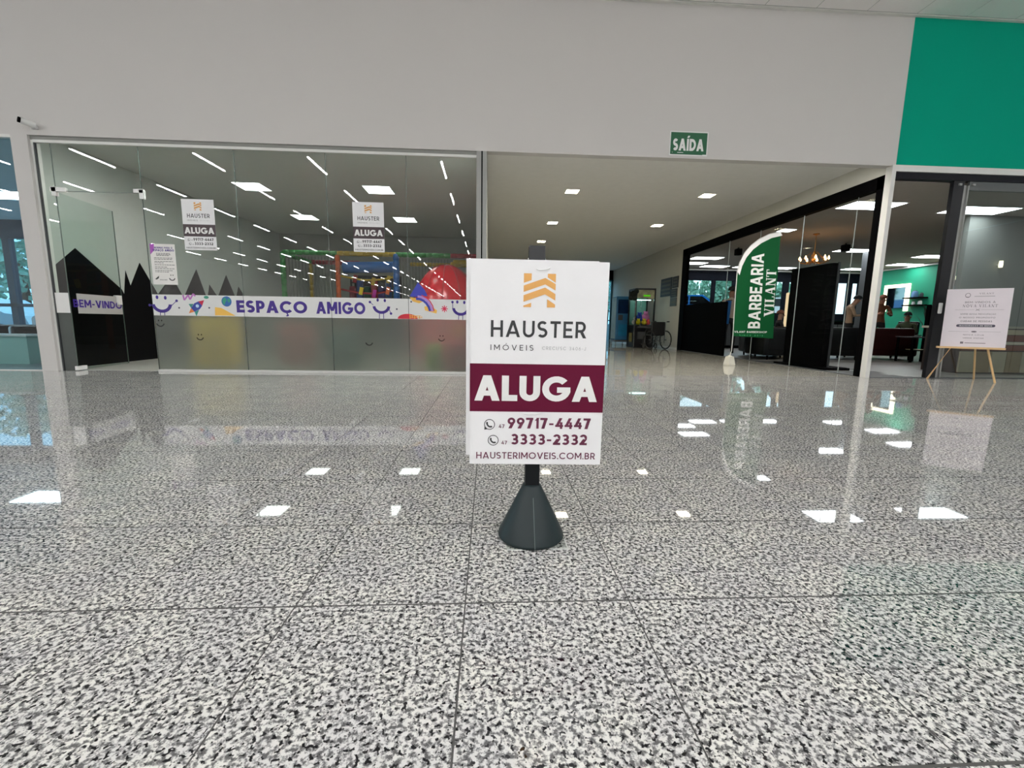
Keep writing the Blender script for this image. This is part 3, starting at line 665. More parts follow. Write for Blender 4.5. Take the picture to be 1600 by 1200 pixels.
# ================================================================== LIGHTS
# mall strip lights (seen mirrored in the glass)
ORD = 'first second third fourth fifth sixth seventh eighth ninth tenth eleventh twelfth'.split()
ROWS = {-1.38: 'row nearest the corridor', -5.05: 'second row from the corridor', -8.1: 'third row from the corridor', -11.3: 'fourth row from the corridor', -14.3: 'fifth row from the corridor', -17.5: 'sixth row from the corridor'}
proto = None
for r, x in enumerate((-20.6, -17.5, -14.3, -11.3, -8.1, -5.05, -1.38, 1.9, 5.2, 8.4, 11.6, 14.8)):
    for k in range(22):
        y = .35 - 3.08 * k
        if abs(x) > 15 and k > 12: continue
        if proto is None:
            proto = thing('strip_light', (x, y, ZC), 'slim white linear tube light recessed in the hall ceiling, seen mirrored in the glass', 'light', 'linear ceiling lights of the hall')
            bx(x - .06, x + .06, y - 1.46, y + .06, ZC - .02, ZC).build('housing', M_white, proto)
            bx(x - .021, x + .021, y - 1.42, y + .0, ZC - .045, ZC - .021).build('tube', M_tube, proto)
            cur = proto
        else: cur = copy_tree(proto); cur.location = (x, y, ZC)
        if x in ROWS:
            cur['group'] = 'linear ceiling lights mirrored in the playroom glass, ' + ROWS[x]
            cur['label'] = ('linear ceiling light, %s nearest in the mirrored %s' % (ORD[k], ROWS[x])) if k < 12 else 'small far linear ceiling light of the mirrored ' + ROWS[x]
        else: cur['group'] = 'linear ceiling lights of the hall'; cur['label'] = 'slim white linear ceiling light of the %s' % ('rows beyond the left shop' if x < 0 else 'rows right of the sign stand')
def panel_light(x, y, z, wx, wy, m, label, group, name='panel_light'):
    t = thing(name, (x, y, z), label, 'light', group)
    mb = MB(); e = .02
    mb.box(x - wx / 2 - e, x + wx / 2 + e, y - wy / 2 - e, y - wy / 2, z - .012, z).box(x - wx / 2 - e, x + wx / 2 + e, y + wy / 2, y + wy / 2 + e, z - .012, z)
    mb.box(x - wx / 2 - e, x - wx / 2, y - wy / 2, y + wy / 2, z - .012, z).box(x + wx / 2, x + wx / 2 + e, y - wy / 2, y + wy / 2, z - .012, z)
    mb.build('frame', M_white, t)
    bx(x - wx / 2, x + wx / 2, y - wy / 2, y + wy / 2, z - .010, z - .001).build('diffuser', m, t)
    return t
for (x, y, l) in ((-4.74, 9.34, 'square ceiling panel light of the playroom, nearest the entrance'), (-2.24, 9.3, 'square ceiling panel light of the playroom above the right-hand ALUGA poster'),
                  (-4.76, 11.9, 'square ceiling panel light deep in the playroom above the letters ESPAÇO'), (-2.2, 11.87, 'square ceiling panel light deep in the playroom above the climbing frame')):
    panel_light(x, y, ZH, .52, .52, M_play, l, 'panel lights of the playroom')
for (x, l) in ((-4.74, 'added unseen playroom fill panel behind the header, left one'), (-2.24, 'added unseen playroom fill panel behind the header, right one'), (-.9, 'added unseen playroom fill panel behind the header, beside the corridor')):  # unseen panels added behind the header to brighten the playroom front
    panel_light(x, 6.93, ZH, .5, .26, glow('fill_panel', (255, 253, 250), 110), l, 'added fill lights of the playroom')
for (x, l) in ((1.63, 'added unseen corridor fill light behind the header, left one'), (4.39, 'added unseen corridor fill light behind the header, right one')):  # added out of sight to lift the corridor's brightness
    panel_light(x, 6.89, ZH, .2, .16, glow('warm_fill', (255, 249, 240), 600), l, 'added fill lights of the corridor', 'downlight')
for (x, y, l) in ((1.66, 17.1, 'added far corridor downlight hidden past the sign stand'), (1.66, 19.8, 'added farthest corridor downlight hidden past the sign stand'), (1.63, 9.0, 'square corridor downlight nearest the hall, on the left row'), (4.39, 9.0, 'square corridor downlight under the exit sign, brightest of the right row'),  # first two are unseen, added to brighten the corridor
                  (1.64, 11.76, 'square corridor downlight, middle one of the left row'), (4.43, 11.74, 'square corridor downlight, farther one of the right row'), (1.66, 14.4, 'square corridor downlight just above the sign stand post')):
    panel_light(x, y, ZH, .24, .24, M_hall, l, 'downlights of the corridor', 'downlight')

# ================================================================== PLAY STRUCTURE
def foam(name, rgb, a, b_, r, par, lab=None):
    a, b_ = Vector(a), Vector(b_); n = max(2, int((b_ - a).length / .16)); pts = []; rad = []
    for i in range(n):
        for t, q in ((0.02, .8), (.12, 1), (.88, 1), (.98, .8)): pts.append(a.lerp(b_, (i + t) / n)); rad.append(r * q)
    m = mat('foam_%d_%d_%d' % rgb, rgb, .45)
    return MB().tube(pts, r, 8, radii=rad).build(name, m, par, smooth=True, label=lab)
GR, YE, RE, BL, OR = (28, 126, 50), (170, 142, 16), (146, 26, 38), (8, 92, 164), (200, 92, 40)
YP = 12.0
ps = thing('play_structure', (-3, YP, 0), 'tall soft-play climbing frame with coloured foam tubes and nets inside the playroom', 'playground')
xl, xm, xb, xr = -5.42, -4.83, -2.5, -.35
xo = -4.17
foam('foam_post', GR, (-5.43, YP, 0), (-5.43, YP, 2.54), .07, ps, 'green foam post')
foam('foam_post', OR, (-4.02, YP, 0), (-4.02, YP, 2.5), .065, ps, 'orange foam post')
foam('foam_post', BL, (-2.49, YP, 0), (-2.49, YP, 2.56), .085, ps, 'blue foam post')
foam('foam_post', YE, (-.98, YP, 0), (-.98, YP, 2.38), .07, ps, 'yellow foam post beside the red dome')
foam('foam_post', YE, (-5.35, YP + 1.6, 0), (-5.35, YP + 1.6, 2.5), .07, ps, 'yellow foam post at the back')
foam('foam_beam', GR, (-5.43, YP, 2.54), (-4.02, YP, 2.54), .065, ps, 'green foam beam')
foam('foam_beam', YE, (-4.02, YP, 2.54), (-2.49, YP, 2.54), .065, ps, 'yellow foam beam')
foam('foam_beam', GR, (-2.49, YP, 2.54), (-1.05, YP, 2.54), .065, ps, 'green foam beam beside the blue post')
foam('foam_beam', RE, (-1.05, YP, 2.54), (-.28, YP, 2.54), .065, ps, 'red foam beam')
foam('foam_beam', GR, (-5.43, YP, 2.5), (-5.35, YP + 1.6, 2.5), .06, ps, 'green foam beam')
foam('foam_beam', RE, (-5.35, YP + 1.6, 2.5), (-3.9, YP + 1.6, 2.5), .07, ps, 'red foam beam at the back')
foam('foam_beam', YE, (-2.4, YP + 1.6, 2.5), (-.7, YP + 1.6, 2.5), .06, ps, 'yellow foam beam at the back')
foam('foam_beam', YE, (-.98, YP, 2.38), (-.28, YP, 2.38), .06, ps, 'yellow foam beam over the red dome')
mb = MB().lathe((-3.2, YP + .5, 2.28), [(.0, 0)], 6) if False else MB()
MB().tube([(-3.98, YP + .35, 2.22), (-2.6, YP + .35, 2.26)], .15, 12).build('roller', mat('roller_blue', (20, 92, 160), .5), ps, smooth=True, label='blue padded roller')
bx(-3.96, -2.6, YP + 1.2, YP + 1.25, .3, 2.1).build('backdrop', mat('backdrop_dark', (44, 40, 44), .8), ps, label='dark padded back panel')
def net(x0, x1, z0, z1, y, par, step=.13, rgb=(40, 60, 50), r=.006, ver=True, lab=None):
    mb = MB(); x = x0
    while x < x1: mb.box(x - r, x + r, y - r, y + r, z0, z1); x += step
    z = z0
    while ver and z < z1: mb.box(x0, x1, y - r, y + r, z - r, z + r); z += step * 1.6
    return mb.build('netting', mat('net_%d' % rgb[0], rgb, .8), par, kind='stuff', label=lab)
net(-5.38, -4.06, .1, 2.45, YP + .05, ps, .085, (86, 92, 84), .005, False)
net(-2.4, -1.05, .1, 2.45, YP + .05, ps, .085, (86, 92, 84), .005, False)
net(-3.96, -2.56, .3, 2.0, YP + .9, ps, .14, (20, 26, 24), .02)
for z, c in ((1.97, YE), (1.62, RE), (1.33, YE)):
    pts = [(-3.98 + 1.42 * t / 8, YP + .1, z - .10 * math.sin(PI * t / 8)) for t in range(9)]
    MB().tube(pts, .028, 6).build('rope', mat('rope_%d' % c[0], c, .7), ps, label='sagging %s rope' % ('yellow' if c == YE else 'red'))
for (x, z, c) in ((-3.6, 1.9, RE), (-3.55, 1.25, YE), (-3.12, 1.84, YE), (-2.72, 1.9, YE), (-3.1, 1.22, YE), (-3.45, 1.58, (240, 220, 40)), (-3.1, 1.52, (190, 40, 160)), (-2.74, 1.6, (230, 110, 40))):
    MB().obox((x, YP + .08, z), .09, .05, .2, 0, 0, .2).build('knot', mat('knot_%d_%d' % c[:2], c, .7), ps)
for k in range(7):
    x = -3.85 + k * .2; c = [(120, 30, 44), (30, 70, 130), (24, 80, 60), (150, 34, 40), (60, 48, 110), (20, 70, 120), (40, 90, 50)][k]
    MB().rbox(x - .09, x + .09, YP + .6, YP + .75, 1.2 + (k % 3) * .12, 1.75 + (k % 2) * .18, .05).build('cushion', mat('cush_%d' % k, c, .7), ps)
# dome
dm = thing('red_dome', (-.95, 10.2, 0), 'big shiny red inflatable dome behind the playroom glass', 'inflatable')
MB().ball((-1.0, 10.3, .95), .78, .85, 1.14, 28, 14, 0).build('dome', mat('inflatable_red', (196, 16, 34), .22), dm, smooth=True)
MB().lathe((-1.0, 10.3, 0), [(.79, 0), (.79, .93), (.77, .96)], 28).build('skirt', mat('inflatable_pink', (205, 84, 92), .3), dm, smooth=True, label='pinkish red lower ring')
mb = MB()
for k in range(12):
    a = 2 * PI * k / 12; mb.tube([(-1.0 + .785 * math.cos(a) * math.cos(e_), 10.3 + .855 * math.sin(a) * math.cos(e_), .95 + 1.145 * math.sin(e_)) for e_ in [PI / 2 * i / 8 for i in range(9)]], .008, 4)
mb.build('seam', mat('dome_seam', (150, 8, 24), .3), dm)
# things behind the frosted film
def soft_block(name, lab, rgb, x0, x1, y0, y1, z0, z1, cat='toy'):
    t = thing(name, ((x0 + x1) / 2, y0, z0), lab, cat); MB().rbox(x0, x1, y0, y1, z0, z1, .06).build('cushion', mat(name + '_m', rgb, .6), t, smooth=True)
    MB().box(x0 + .06, x1 - .06, y0 - .004, y0 + .004, (z0 + z1) / 2 - .01, (z0 + z1) / 2 + .01).build('seam', M_dkgrey, t); return t
soft_block('foam_block', 'yellow foam block blurred behind the frosted film under the letters ESPAÇO', (250, 214, 0), -4.85, -4.25, 7.3, 7.7, 0, .8)
soft_block('foam_roller', 'lime green foam cushion blurred behind the frosted film beside the red dome', (160, 190, 50), -1.05, -.78, 7.25, 7.5, 0, .42)
soft_block('ride_on_toy', 'pink and red ride-on toy blurred behind the frosted film, next to the sign stand', (190, 20, 60), -.70, -.28, 7.2, 7.6, 0, .48)
t = thing('orange_ball', (-.52, 7.4, .48), 'orange ball resting on the red toy behind the frosted film', 'ball')
MB().ball((-.52, 7.4, .60), .12, n=16).build('ball', mat('ball_orange', (222, 130, 50), .5), t, smooth=True)
soft_block('teal_cushion', 'dark teal foam wedge blurred behind the frosted film at its middle', (30, 90, 84), -2.75, -2.3, 7.5, 8.0, 0, .6)
soft_block('salmon_cushion', 'salmon foam step blurred behind the frosted film under the letter M', (170, 90, 84), -3.0 - .6, -3.1, 7.6, 8.0, .0, .72)

# ================================================================== RIGHT SHOP (barber shop)
BZ = 3.05
M_bceil = mat('barber_ceiling', (176, 168, 160), .9)
struct('ceiling', bx(XR + .12, 15.4, D + .12, 17.5, BZ, BZ + .1), M_bceil)
flb = struct('floor', bx(XR + .0, 15.4, D + .0, 17.5, -.1, -.002), mat('plank_joint', (60, 58, 56), .5))
pl = None; rr = random.Random(5); row = 0; y = D + .02
M_pl = [mat('plank_%d' % k, c, .35, noise=.18, nscale=5) for k, c in enumerate(((126, 122, 118), (116, 112, 108), (136, 131, 126)))]
pm = []
for k in range(3):
    m_ = bx(.003, 1.195, .003, .197, -.002, .001).build('plank', M_pl[k], flb); pm.append(m_)
used = [False] * 3
while y < 11.5:
    x = 6.25 - rr.random() * .6
    while x < 13:
        if x > .62 * y - 1.2 and x < 1.32 * y + .3 and x > 6.1:
            k = rr.randrange(3)
            if not used[k]: o = pm[k]; used[k] = True
            else: o = bpy.data.objects.new('plank', pm[k].data); COL.objects.link(o); o.parent = flb
            o.location = (x, y, 0)
        x += 1.2
    y += .2
struct('floor_far', bx(XR + .15, 15.3, 11.5, 17.4, -.002, .0), M_pl[1], flb)
wg = struct('wall_barber_right', bx(15.3, 15.45, D, 17.5, 0, BZ), mat('barber_green', (0, 128, 96), .7))
bx(15.2, 15.3, 7.5, 17.4, BZ - .07, BZ - .02).build('cove', M_white, wg)
wb = MB().box(6.2, 15.4, 17.4, 17.55, 2.6, BZ).box(6.2, 15.4, 17.4, 17.55, 0, 1.35)
for a, c in ((6.2, 7.2), (9.0, 9.12), (9.86, 9.98), (10.9, 11.0), (12.0, 12.2), (13.7, 13.92), (14.75, 14.9), (15.2, 15.4)): wb.box(a, c, 17.4, 17.55, 1.3, 2.62)
wbo = struct('wall_barber_back', wb, mat('barber_back', (5, 8, 18), .7, spec=.1))
bx(6.2, 15.3, 17.3, 17.4, BZ - .07, BZ - .02).build('cove', M_white, wbo)
w4 = thing('window_4', (11, 17.45, 1.35), kind='structure'); bx(7.2, 15.2, 17.46, 17.47, 1.35, 2.6).build('pane', M_glass2, w4)
# frame of the side window in the corridor (window_2)
w2 = thing('window_2', (XR, 10, 0), kind='structure')
fr = MB().box(XR - .01, XR + .09, 13.46, 13.75, 0, 3.14).box(XR - .01, XR + .09, 6.73, 13.75, 2.945, 3.14).box(XR - .01, XR + .09, D + .091, 6.87, 0, 3.14)
struct('frame', fr, M_black, w2)
for a, c in ((6.87, 7.25), (7.25, 8.5), (8.5, 9.86), (9.86, 11.14), (11.14, 13.46)):
    bx(XR + .035, XR + .045, a + .003, c - .003, .0, 2.95).build('pane', M_glass2, w2)
mb = MB()
for a in (7.25, 8.5, 9.86, 11.14): mb.box(XR + .034, XR + .046, a - .003, a + .003, 0, 2.95)
mb.build('glass_seam', mat('seam_bright', (190, 198, 196), .2), w2)
bx(XR + .03, XR + .075, 11.05, 13.5, 0, 1.42).build('black_infill', M_black, w2, label='solid black lower panel')
mb = MB()
for y in (8.05, 9.4): mb.lathe((XR + .2, y, 2.985), [(.05, 0), (.05, .04), (.03, .06)], 12)
struct('threshold', bx(XR + .0, XR + .1, 6.7, 13.75, 0, .012), M_dkgrey, w2)
# barber panel lights
bl_ = [(7.05, 8.05, 'large ceiling panel light nearest the corridor glass'), (6.98, 10.25, 'ceiling panel light above the green flag tip'), (9.3, 8.15, 'widest ceiling panel light behind the right shop glass'), (7.3, 14.65, 'ceiling panel light over the black infill, nearer one'), (7.4, 15.9, 'ceiling panel light over the black infill, farther one'), (8.6, 16.6, 'ceiling panel light above the coat-hung person'),
       (9.9, 16.6, 'ceiling panel light just left of the flag'), (11.3, 16.7, 'ceiling panel light right of the flag above the bright window'), (12.6, 16.4, 'ceiling panel light right of the tall black panel'), (14.2, 16.5, 'ceiling panel light over the person with the dark cap'), (13.9, 13.3, 'ceiling panel light above the green wall shelves'), (14.75, 15.1, 'ceiling panel light by the white door post above the mirror'), (10.7, 12.6, 'ceiling panel light hidden past the white door post')]
for x, y, l in bl_: panel_light(x, y, BZ, {9.3: 1.15, 6.98: .3}.get(x, .95), .3 if x == 6.98 else .5, M_panel, l, 'panel lights of the barber shop')
# black ducts / camera dots
for (x, y, l) in ((9.6, 11.6, 'small black box on the barber shop ceiling near the doorway'), (7.2, 12.6, 'small black box on the barber shop ceiling above the flag')):
    t = thing('speaker', (x, y, BZ - .2), l, 'speaker'); MB().rbox(x - .08, x + .08, y - .08, y + .08, BZ - .22, BZ - .04, .015).build('body', M_black, t); MB().tube([(x, y, BZ - .05), (x, y, BZ)], .015, 6).build('bracket', M_black, t)
# column inside
struct('column', bx(11.15, 11.35, 12.6, 12.8, 0, BZ), M_dkgrey)

# chandelier
q = Vector((7.95, 10.55, 0)); ch = thing('chandelier', (q.x, q.y, BZ), 'glowing warm chandelier with candle bulbs above the tall black panel', 'chandelier')
M_brass = mat('brass', (176, 124, 62), .3, .8)
MB().lathe((q.x, q.y, BZ - .04), [(.02, 0), (.07, .02), (.07, .04)], 16).build('ceiling_rose', M_brass, ch)
MB().tube([(q.x, q.y, BZ - .02), (q.x, q.y, 2.62)], .008, 6).build('chain', M_brass, ch)
MB().lathe((q.x, q.y, 2.36), [(.02, 0), (.05, .05), (.025, .12), (.04, .2), (.02, .28)], 14).build('body', M_brass, ch, smooth=True)
M_bulb = glow('bulb', (255, 190, 120), SPOT_L)
for k in range(9):
    a = 2 * PI * k / 9; r = .30
    arm = MB().tube([(q.x, q.y, 2.42), (q.x + r * .5 * math.cos(a), q.y + r * .5 * math.sin(a), 2.34), (q.x + r * math.cos(a), q.y + r * math.sin(a), 2.38), (q.x + r * math.cos(a), q.y + r * math.sin(a), 2.43)], .008, 6).build('arm', M_brass, ch)
    MB().lathe((q.x + r * math.cos(a), q.y + r * math.sin(a), 2.43), [(.012, 0), (.024, .025), (.014, .055), (.003, .085)], 8).build('bulb', M_bulb, arm, smooth=True)
for k in range(5):
    a = 2 * PI * k / 5; MB().tube([(q.x + .26 * math.cos(a), q.y + .26 * math.sin(a), 2.42), (q.x + .06 * math.cos(a), q.y + .06 * math.sin(a), 2.62)], .006, 5).build('bead_string', M_brass, ch)

# tall black panel
tp = thing('display_panel', (6.4, 8.35, 0), 'tall black free-standing display panel just inside the corridor glass', 'display')
bx(6.28, 6.40, 7.85, 8.92, .05, 1.97).build('panel', M_black, tp)
bx(6.395, 6.43, 7.83, 7.86, .05, 1.99).build('side_frame', mat('frame_graphite', (44, 46, 48), .4), tp)
bx(6.2, 6.75, 7.72, 9.1, 0.002, .045).build('foot', M_black, tp)
mb = MB()
for z in (.9, 1.35, 1.75): mb.lathe((6.405, 7.9, z), [(.012, 0), (.012, .02)], 8)
mb.build('bolt', M_dkgrey, tp)

# flag
YF = 8.6
def A2(px, py): q = atY(px, py, YF); return (q.x, q.z)
fg = thing('feather_flag', (A2(1140, 560)[0], YF, 0), 'green feather flag lettered BARBEARIA VILANT beside the corridor glass', 'flag')
fb = A2(1140, 560)[0]
MB().lathe((fb, YF, 0), [(.125, 0), (.128, .02), (.09, .17), (.084, .18)], 6).build('base', mat('flag_base', (196, 194, 182), .5), fg, label='white hexagonal weighted base')
MB().lathe((fb, YF, .18), [(.05, 0), (.03, .02)], 12).build('base_cap', mat('flag_base', (196, 194, 182), .5), fg)
curve = [(1143, 548), (1145, 526), (1149, 460), (1152, 424), (1156, 410), (1163, 396), (1173, 384), (1186, 374), (1202, 366), (1219, 362)]
cpt = [A2(*q) for q in curve]
MB().tube([(fb, YF, .19)] + [(x, YF, z) for x, z in cpt], .009, 6).build('pole', mat('pole_pale', (200, 200, 196), .4), fg)
PG = Plane((0, YF, 0), (1, 0, 0), (0, 0, 1), (0, -1, 0))
fv = []; outl = [A2(*q) for q in ((1144, 525), (1208, 529), (1210, 480), (1215, 430), (1220, 363))] + cpt[::-1][0:7] + [A2(1150, 450), A2(1147, 490)]
MB().prism([PG.p(u, v, .002) for u, v in outl], (0, .004, 0)).build('cloth', mat('flag_green', (0, 76, 36), .75, spec=.2), fg)
slv = MB(); pp = curve[3:]
for (a, b_) in zip(pp[:-1], pp[1:]):
    k = 6.5; (ax, ay), (bx_, by_) = a, b_
    inn = lambda q: (q[0] + 3.5, q[1] + 6)
    PG.poly(slv, [A2(*a), A2(*b_), A2(*inn(b_)), A2(*inn(a))], .003)
slv.build('sleeve', M_wink, fg, flat=True, label='white sleeve along the curved edge')
a0, a1 = A2(1178, 513), A2(1188, 396)
lean = (A2(1190, 396)[0] - A2(1184, 513)[0]) / (a1[1] - a0[1])
PL = Plane((A2(1190, 513)[0], YF, a0[1]), (1, 0, 0), (lean * .8, 0, 1), (0, -1, 0))
hgt = a1[1] - a0[1]
mb = MB(); PL.text(mb, 'BARBEARIA', 0, hgt, A2(1187, 513)[0] - A2(1190, 513)[0], .235 * 1.08, .19, .0045, gap=.1, vert=True)
mb.build('lettering', M_wink, fg, flat=True, label='white sans capitals reading upwards')
for o_ in (mb,): pass
mb = MB(); PL.text(mb, 'VILANT', .24, .24 + .93, A2(1207, 513)[0] - A2(1190, 513)[0], .20, .22, .0045, gap=.1, serif=True, vert=True)
mb.build('name_lettering', M_wink, fg, flat=True, label='white serif capitals reading upwards')
mb = MB(); x0_, z0_ = A2(1147, 519); PG.text(mb, 'VILANT BARBERSHOP', x0_, A2(1198, 519)[0], z0_ - .01, .038, .16, .0045); mb.build('small_print', M_wink, fg, flat=True)
mb = MB(); PG.text(mb, 'SINCE 2012', A2(1155, 523)[0], A2(1192, 523)[0], A2(1155, 525)[1] , .03, .15, .0045, gap=.5); mb.build('small_print', mat('green_ink', (60, 160, 100), .5), fg, flat=True)

# plaques on corridor wall
for (a, c, lab, ng) in (((1034, 437), (1049, 462), 'largest dark plaque on the corridor wall', 4), ((1052, 433), (1060, 449), 'topmost small dark plaque of the right column', 3), ((1049, 452), (1058, 464), 'middle small dark plaque of the right column', 3), ((1048, 466), (1057, 478), 'lowest small grey plaque of the right column', 1)):
    p_, q_ = atX(*a, XR), atX(*c, XR); y1_, y0_ = p_.y, q_.y; z1_ = p_.z if ng == 4 else p_.z; z0_ = q_.z
    if ng == 3: pass
    t = thing('plaque', (XR, y0_, z0_), lab, 'plaque', 'plaques on the corridor wall')
    bx(XR - .02, XR - .001, y0_, y1_, z0_, z1_).build('board', mat('plaque_%d' % ng, (40, 37, 31) if ng > 1 else (72, 71, 64), .5), t)
    mb = MB(); hh = (z1_ - z0_) / (ng + .5)
    for k in range(ng): mb.box(XR - .023, XR - .02, y0_ + .08, y1_ - .08, z1_ - (k + 1) * hh, z1_ - (k + 1) * hh + hh * .45)
    mb.build('text_lines', mat('plaque_text', (92, 86, 72), .6), t)

# claw machine
cw = thing('claw_machine', (5.25, 14.9, 0), 'black claw machine with lit glass box of plush toys behind the wheelchair', 'arcade machine')
x0_, x1_, y0_, y1_ = 4.97, 5.66, 14.72, 15.5
M_cab = mat('cabinet_black', (18, 18, 22), .3)
MB().rbox(x0_, x1_, y0_, y1_, 0.0, .78, .02).build('cabinet', M_cab, cw)
mb = MB()
for x in (x0_, x1_ - .05):
    for y in (y0_, y1_ - .05): mb.box(x, x + .05, y, y + .05, .78, 2.02)
mb.box(x0_, x1_, y0_, y1_, 1.96, 2.02).build('frame', M_cab, cw)
MB().box(x0_ - .012, x0_ + .012, y0_ - .012, y0_ + .02, .05, 2.02).build('corner_trim', mat('chrome_trim', (150, 152, 150), .25, .9), cw, label='chrome corner strip')
bx(x0_ + .05, x1_ - .05, y0_ + .004, y0_ + .012, .78, 1.66).build('front_glass', M_glass2, cw)
bx(x0_ + .004, x0_ + .012, y0_ + .05, y1_ - .05, .78, 1.66).build('side_glass', M_glass2, cw)
bx(x0_ + .05, x1_ - .05, y1_ - .03, y1_ - .02, .78, 1.9).build('mirror_back', mat('cabinet_back', (120, 170, 160), .2), cw)
sgn = bx(x0_ + .05, x1_ - .05, y0_ - .005, y0_ + .03, 1.68, 1.96).build('header', mat('header_print', (150, 150, 120), .5, noise=.8, nscale=7), cw, label='printed header with a green lit stripe')
bx(x0_ + .26, x1_ - .2, y0_ - .012, y0_ - .006, 1.74, 1.80).build('green_stripe', glow('green_lit', (90, 190, 30), .8), sgn)
bx(x0_ + .06, x1_ - .06, y0_ + .3, y0_ + .34, 1.63, 1.65).build('light_tube', glow('machine_light', (200, 255, 245), 14), cw)
mb = MB().tube([(5.3, 15.1, 1.63), (5.3, 15.1, 1.45)], .012, 6)
for k in range(3): a = 2 * PI * k / 3; mb.tube([(5.3, 15.1, 1.45), (5.3 + .06 * math.cos(a), 15.1 + .06 * math.sin(a), 1.4), (5.3 + .03 * math.cos(a), 15.1 + .03 * math.sin(a), 1.33)], .006, 5)
mb.build('claw', mat('claw_steel', (190, 190, 190), .2, .9), cw)
bx(x0_ - .006, x0_ + .004, y0_ + .2, y0_ + .5, .2, .5).build('side_print', mat('side_print', (120, 116, 70), .6, noise=.9, nscale=12), cw)
bx(x0_ + .12, x0_ + .4, y0_ - .006, y0_ + .004, .3, .55).build('prize_door', M_dkgrey, cw)
mb = MB().lathe((x0_ + .2, y0_ - .04, .74), [(.02, 0), (.02, .06), (.035, .09)], 10).box(x0_ + .1, x1_ - .1, y0_ - .09, y0_ + .01, .68, .74)
mb.build('control_panel', M_dkgrey, cw)
toys = [((210, 130, 190), 5.42, 14.95, .17), ((30, 60, 160), 5.22, 15.0, .15), ((200, 190, 30), 5.15, 14.88, .11), ((220, 200, 60), 5.35, 14.86, .11), ((230, 90, 90), 5.5, 14.9, .1), ((240, 240, 250), 5.1, 15.1, .12), ((60, 120, 200), 5.4, 15.2, .13)]
for k, (c_, x, y, r) in enumerate(toys):
    r *= .85
    nm = ['pink', 'dark blue', 'olive yellow', 'bright yellow', 'coral', 'white', 'sky blue'][k]
    t = thing('plush_toy', (x, y, .79), nm + ' plush toy heaped inside the claw machine', 'toy', 'plush toys in the claw machine')
    zz = .785 + r * .9 + (0.13 if k < 2 else 0)
    MB().ball((x, y, zz), r, r, r * .9, 12, 8).build('body', mat('plush_%d' % k, c_, .9), t, smooth=True)
    MB().ball((x - r * .1, y - r * .5, zz + r * .85), r * .55, n=10, m=7).build('head', mat('plush_%d' % k, c_, .9), t, smooth=True)
    mb = MB()
    for s_ in (-1, 1): mb.ball((x - r * .1 + s_ * r * .42, y - r * .5, zz + r * 1.3), r * .2, n=8, m=5)
    mb.build('ears', mat('plush_%d' % k, c_, .9), t, smooth=True)
t = thing('plush_bundle', (4.93, 14.95, 1.6), 'black rounded plush bundle hung on the upper corner of the claw machine', 'toy')
mb = MB().ball((4.85, 14.6, 1.8), .13, n=12).ball((4.79, 14.64, 1.7), .1, n=10).ball((4.93, 14.58, 1.9), .09, n=10).ball((4.88, 14.57, 1.68), .09, n=10); mb.build('body', mat('plush_black', (14, 24, 20), .9), t, smooth=True)

# blue machine
bm_ = thing('vending_machine', (4.98, 16.6, 0), 'light blue vending machine on silver legs beyond the claw machine', 'vending machine')
MB().rbox(4.80, 5.32, 16.35, 17.0, .2, 1.84, .03).build('cabinet', mat('machine_blue', (56, 118, 168), .35, noise=.25, nscale=4), bm_)
bx(4.795, 4.802, 16.38, 16.98, .25, 1.8).build('side_panel', mat('machine_pale', (150, 180, 196), .3, noise=.3, nscale=5), bm_)
bx(4.86, 5.26, 16.338, 16.352, 1.2, 1.72).build('display_window', mat('machine_navy', (18, 44, 88), .2, noise=.5, nscale=12), bm_)
bx(4.88, 5.05, 16.335, 16.352, .95, 1.15).build('keypad', M_dkgrey, bm_)
bx(4.9, 5.22, 16.335, 16.352, .35, .8).build('lower_print', mat('machine_aqua', (40, 130, 180), .3, noise=.3, nscale=9), bm_)
bx(4.78, 5.34, 16.33, 17.02, .12, .2).build('plinth', mat('machine_silver', (150, 156, 160), .3, .7), bm_)
for x in (4.84, 5.28):
    for y in (16.4, 16.95): MB().lathe((x, y, 0), [(.03, 0), (.03, .02), (.015, .03), (.015, .12)], 8).build('leg', M_alu, bm_)

# wheelchair
wc = thing('wheelchair', (5.49, 13.9, 0), 'folding wheelchair with black seat parked in front of the claw machine', 'wheelchair')
M_tyre = mat('tyre_black', (16, 16, 17), .7); M_chr = mat('chrome', (104, 106, 108), .35, .85); M_up = mat('black_nylon', (18, 18, 20), .7)
def wheel(x, y0, r, w, nm):
    pts = [(x, y0 + r * math.cos(2 * PI * k / 28), r + r * .0 + (r - .0) * math.sin(2 * PI * k / 28)) for k in range(29)]
    z = r
    ring = lambda rr_, wd: MB().tube([(x, y0 + rr_ * math.cos(2 * PI * k / 28), z + rr_ * math.sin(2 * PI * k / 28)) for k in range(29)], wd, 6, cap=False)
    wo = ring(r - w, w).build(nm, M_tyre, None, smooth=True)
    rim = ring(r - 2.6 * w, w * .6).build('rim', M_chr, wo, smooth=True)
    mb = MB()
    for k in range(14): a = 2 * PI * k / 14; mb.tube([(x, y0, z), (x, y0 + (r - 2.6 * w) * math.cos(a), z + (r - 2.6 * w) * math.sin(a))], w * .13, 4)
    mb.tube([(x - .03, y0, z), (x + .03, y0, z)], w * 1.2, 8); mb.build('spokes', M_chr, wo)
    return wo
parts = []
